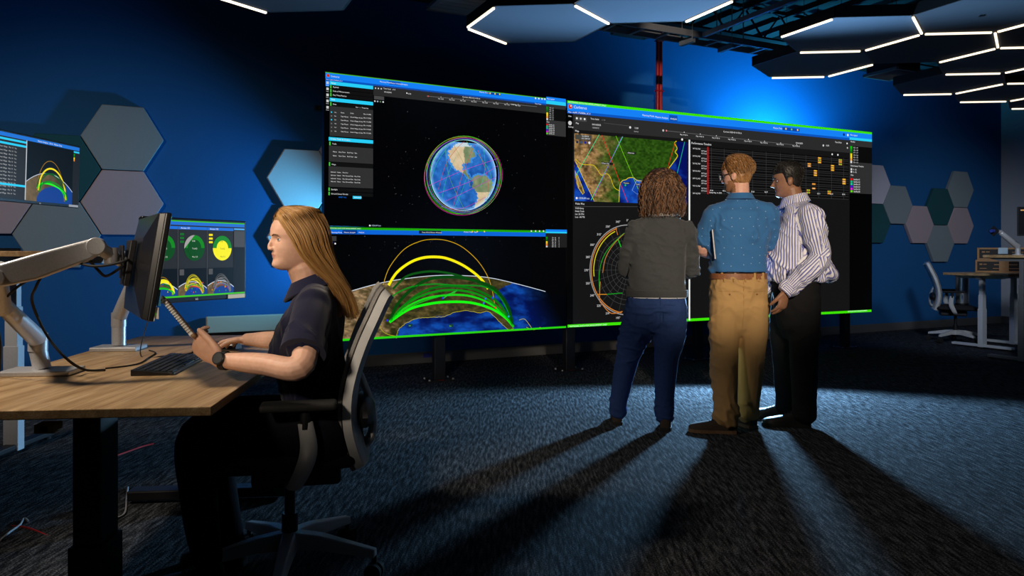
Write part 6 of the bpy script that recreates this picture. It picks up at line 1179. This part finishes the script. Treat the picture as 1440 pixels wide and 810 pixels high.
be = band('belt', V3(1.465, 4.87, 0), f3, .180, .130, .122, .980, 1.016, 'leather_brown', m2, th=.005)
for x in (1.345, 1.40, 1.475, 1.56): drape(kh, [(x, .965), (x, .985)], .006, 'belt_loop', 'khaki', m2)
for x in (1.335, 1.41, 1.535, 1.595):
    b = MB(); b.box((x, 4.87-.127*math.sqrt(max(.1, 1-((x-1.465)/.19)**2)), .998), (.013, .006, .046)); b.build('belt_loop', 'khaki', m2)
for x0, x1 in ((1.49, 1.61), (1.315, 1.435)):
    drape(kh, [(x0+(x1-x0)*i/8, .905) for i in range(9)], .0022, 'pocket_welt', 'khaki', m2); drape(kh, [((x0+x1)/2-.004, .885), ((x0+x1)/2+.004, .885)], .005, 'pocket_button', 'leather_brown', m2)
drape(kh, [(1.463, .97-.03*i) for i in range(11)], .002, 'seat_seam', 'khaki', m2)
shoe(m2, V3(1.43, 4.775, 0), V3(1.135, 4.83, 0), 'shoe_dark', 'sole', None, .085, .048); shoe(m2, V3(1.58, 4.90, 0), V3(1.46, 5.16, 0), 'shoe_dark', 'sole', None, .085, .048)
def offm(X, Y, Z, T): hl = .155-.10*np.clip((.035-X)/.03, 0, 1)-.03*np.clip((-.02-X)/.04, 0, 1)+.0*Y; return np.clip((Z-hl)*.28, -.008, .005+.020*np.clip((Z-.12)/.07, 0, 1))
me = fuse([hair_cap(MH3, ho3, offm)], .0045, 3); folds(me, .004, (60, 60, 14), 3); M['hair_m'] = noisy('ginger_base', (.22, .095, .030), (.36, .18, .065), 70, .5, stretch=(1, 1, .3), bump=.4); cloth('hair_cap', me, 'hair_m', m2)
def short_hair(Mx, o, par, n, hlf, off, ln, c0, c1, rad, comb):
    paths, cols = [], []; c = V3(0, 0, .11)
    while len(paths) < n:
        z = random.uniform(.03, .224); th = random.uniform(0, 6.283); fr_, bk, hw = [float(q) for q in hprof(z)]; ct, st = math.cos(th), math.sin(th); p = V3((fr_ if ct > 0 else bk)*math.copysign(abs(ct)**.86, ct), hw*math.copysign(abs(st)**.92, st), z)
        q = float(off(np.array(p.x), np.array(p.y), np.array(p.z), 0))
        if q < .0015: continue
        d = (p-c).normalized(); t = (comb(p)-d*comb(p).dot(d)).normalized(); l_ = ln*random.uniform(.7, 1.2); l_ *= min(1, .25+q*45); r0 = p+d*(q-.002); paths.append([Mx @ (r0+t*l_*k/4+d*(.004*math.sin(k/4*3.0)-.002*(k/4)**2)-d*(l_*k/4)**2*4)+o for k in range(5)]); cols.append(mixc(c0, c1, random.random()))
    return strand_mesh('hair', paths, rad, HAIRM, par, cols, .2)
short_hair(MH3, ho3, m2, 2400, None, offm, .045, (.16, .065, .020), (.52, .28, .11), .0015, lambda p: V3(-.5, .25*math.copysign(1, p.y), -.85) if p.z < .19 else V3(-.75, .6, -.2))
# glasses
b = MB(); e_ = []
for s in (-1, 1):
    c = V3(.100, s*.034, .112); b.tube([c+V3(-.004*abs(math.cos(a)), .024*math.cos(a), .018*math.sin(a)) for a in np.linspace(0, 2*math.pi, 19)], .0022, 6); b.tube([V3(.098, s*.058, .117), V3(.088, s*.076, .117), V3(.0, s*.082, .116), V3(-.02, s*.080, .10)], .0024, 6)
b.tube([V3(.102, -.010, .115), V3(.106, 0, .118), V3(.102, .010, .115)], .002, 6); gl = xform(b, MH3, ho3).build('glasses', 'black_gloss', m2, smooth=True)
for s in (-1, 1): b = MB(); b.cyl(V3(.099, s*.034, .112), V3(.1002, s*.034, .112), .021, 20); xform(b, MH3, ho3).build('lens', 'lens', gl)
# tablet under his arm
tc_ = V3(1.318, 4.90, 1.205); tu = V3(-.10, .0, 1).normalized(); tw_ = V3(.25, 1, 0.02).normalized(); tn = tu.cross(tw_).normalized()
e = empty('tablet', tc_-tu*.09); b = MB(); b.slab(tc_-tu*.095-tw_*.125, tu*.19, tw_*.25, tn*.009); b.build('body', 'silver', e, bevel=.003); b = MB(); b.slab(tc_-tu*.087-tw_*.117+tn*.009, tu*.174, tw_*.234, tn*.0008); b.build('cover', 'paper', e); tag(e, 'pale tablet clamped under the arm of the man in blue polo', 'tablet')

# ---------------------------------------------------------------- man in striped shirt
f4 = (-.93, .36); MH4 = basis(V3(-.965, .22, -.13)); ho4 = V3(1.845, 5.0, 1.520); b4 = V3(1.9, 5.0, 0)
T4 = [(V3(1.90, 4.98, .965), .185, .185, .175), (V3(1.885, 4.98, 1.06), .190, .195, .165), (V3(1.885, 4.98, 1.17), .190, .185, .165), (V3(1.90, 4.98, 1.29), .198, .150, .155), (V3(1.905, 4.98, 1.37), .190, .115, .125), (V3(1.89, 4.98, 1.435), .145, .085, .09), (V3(1.875, 4.985, 1.485), .075, .062, .07)]
S4 = ((V3(1.905, 4.80, 1.385), V3(1.938, 4.73, 1.120), V3(1.725, 4.745, .905)), (V3(1.83, 5.15, 1.385), V3(1.86, 5.24, 1.12), V3(1.70, 5.08, .88)))
L4 = ([V3(1.91, 4.91, .86), V3(1.905, 4.90, .64), V3(1.905, 4.91, .42), V3(1.925, 4.95, .17), V3(1.925, 4.95, .07)], [V3(1.86, 5.07, .86), V3(1.85, 5.10, .64), V3(1.87, 5.14, .42), V3(1.895, 5.18, .17), V3(1.895, 5.18, .07)])
body = head_parts(MH4, ho4, nose=1.25)+[limb([V3(1.88, 4.985, 1.44), V3(1.868, 4.99, 1.51), V3(1.855, 5.0, 1.58)], [.066, .062, .060]), torso(shr(T4, .02), f4)]
for s, e_, w_ in S4: body.append(limb([s, s*.5+e_*.5, e_, e_*.5+w_*.5, w_], [.05, .047, .043, .038, .030]))
body += hand(S4[0][2], V3(-.20, -.02, -1), V3(-.55, .8, 0), True, curl=((.45, .35, .25), (.40, .40, .3), (.40, .45, .3), (.45, .5, .35)), size=1.08, thumb=(.55, .3))+hand(S4[1][2], V3(-.25, -.10, -1), V3(-.4, -.8, 0), False, size=1.05)
for l_ in L4: body.append(limb(l_, [.08, .07, .055, .045, .038])); body.append(limb([l_[4]+V3(0, 0, -.025), l_[4]+V3(-.15, .03, -.038)], [.022, .018]))
m3 = stander('standing man with short black hair, striped shirt and black trousers, in profile', b4, (MH4, ho4), body, 'skin_brown', regions=[('lips_b', lambda x, y, z: (x > .07) & (np.abs(y) < .024) & (z > .0455) & (z < .0645))], extra=lids(MH4, ho4, 1))
eye(MH4, ho4, 1, 'iris_brown', m3); b = MB(); b.tube([V3(.0875, .012, .130), V3(.085, .030, .1345), V3(.073, .049, .1305)], [.0034, .0038, .002], 8, sm=4); xform(b, MH4, ho4).build('eyebrow', 'rubber', m3, smooth=True)
me = fuse([torso(T4, f4)]+[limb([V3(1.88, 4.98, 1.455), s*.45+V3(1.89, 4.98, 1.44)*.55, s+V3(0, 0, .005)], [.062, .070, .076]) for s, e_, w_ in S4]+[limb([s, s*.5+e_*.5, e_, e_*.45+w_*.55, w_*.97+e_*.03], [.078, .074, .068, .060, .047]) for s, e_, w_ in S4]+[limb([V3(2.02, 4.94, 1.06), V3(2.075, 4.92, 1.01)], [.08, .045], rb=[.10, .09])], .007, 13); folds(me, .018, (8, 8, 8), 41)
v = verts(me); fv = np.array((f4[0], f4[1], 0))/np.hypot(*f4); lv = np.array((-fv[1], fv[0], 0)); rel = v-np.array((1.89, 4.98, 0)); st = np.arctan2(rel @ fv, -(rel @ lv))*.175
for s, e_, w_ in S4:
    best = np.full(len(v), 9.); sc_ = np.zeros(len(v))
    for A, B, r in ((s, e_, .095), (e_, w_, .085)):
        A_, D_ = np.array(A), np.array(B-A); t = np.clip(((v-A_) @ D_)/(D_ @ D_), -.05, 1.1); q = v-A_-t[:, None]*D_; dist = np.linalg.norm(q, axis=1); D_n = D_/np.linalg.norm(D_); u1 = np.cross(D_n, (0, 1, 0)); u1 /= np.linalg.norm(u1); u2 = np.cross(D_n, u1); ang = np.arctan2(q @ u1, -(q @ u2))*.062; up_ = (dist < r) & (dist < best); best[up_] = dist[up_]; sc_[up_] = ang[up_]
    hit = best < .095; st[hit] = sc_[hit]
sh = cloth('striped_shirt', me, 'stripe', m3); a = sh.data.attributes.new('stripe', 'FLOAT', 'POINT'); a.data.foreach_set('value', st.astype(np.float32))
for s, e_, w_ in S4:
    d = (w_-e_).normalized(); b = MB(); b.tube([w_-d*.045, w_+d*.012], [.048, .047], 20); c_ = b.build('shirt_cuff', 'stripe', m3, smooth=True); vv = verts(c_.data); a = c_.data.attributes.new('stripe', 'FLOAT', 'POINT'); a.data.foreach_set('value', ((vv+np.array(WO[c_])-np.array(w_)) @ np.array(d)).astype(np.float32)*1.3)
b = MB(); R = []
for j in range(33):
    a = 2*math.pi*j/32; u = V3(math.cos(a), math.sin(a), 0); fw = u.x*f4[0]+u.y*f4[1]; cc = V3(1.872, 4.987, 1.478-.018*fw); R.append([cc+u*.069+UP*.046, cc+u*.075+UP*.050, cc+u*.104+UP*(-.004-.020*max(0, fw)), cc+u*.096-UP*(.008+.02*max(0, fw))])
b.rings(R, cap=False); c_ = b.build('collar', 'stripe', m3, smooth=True, ang=60); vv = verts(c_.data); a = c_.data.attributes.new('stripe', 'FLOAT', 'POINT'); rr = vv+np.array(WO[c_])-np.array((1.872, 4.987, 0)); a.data.foreach_set('value', (np.arctan2(rr @ fv, -(rr @ lv))*.10).astype(np.float32))
me = fuse([torso([(V3(1.885, 4.99, .58), .10, .08, .09), (V3(1.885, 4.99, .68), .185, .12, .13), (V3(1.885, 4.99, .80), .19, .14, .15), (V3(1.888, 4.985, .92), .182, .155, .15), (V3(1.89, 4.98, 1.0), .178, .160, .145)], f4)]+[limb(l_, [.105, .10, .086, .078, .080]) for l_ in L4], .008, 6); folds(me, .009, (6, 6, 9), 51); cloth('trousers', me, 'black_cloth', m3)
shoe(m3, V3(1.965, 4.955, 0), V3(1.665, 5.0, 0), 'leather_black', 'sole_black', None, .08, .048); shoe(m3, V3(1.935, 5.185, 0), V3(1.64, 5.25, 0), 'leather_black', 'sole_black', None, .08, .048)
def offb(X, Y, Z, T): hl = .158-.085*np.clip((.030-X)/.02, 0, 1)-.04*np.clip((-.03-X)/.03, 0, 1); return np.clip((Z-hl)*.25, -.008, .004+.013*np.clip((Z-.12)/.07, 0, 1))
me = fuse([hair_cap(MH4, ho4, offb)], .0045, 3); M['hair_b'] = noisy('black_hair_base', (.006, .005, .005), (.012, .010, .009), 120, .5, bump=.5); cloth('hair_cap', me, 'hair_b', m3)
short_hair(MH4, ho4, m3, 1900, None, offb, .025, (.004, .003, .003), (.022, .018, .015), .0015, lambda p: V3(-.3, 0, -1) if p.z < .18 else V3(.8, .5, -.2))
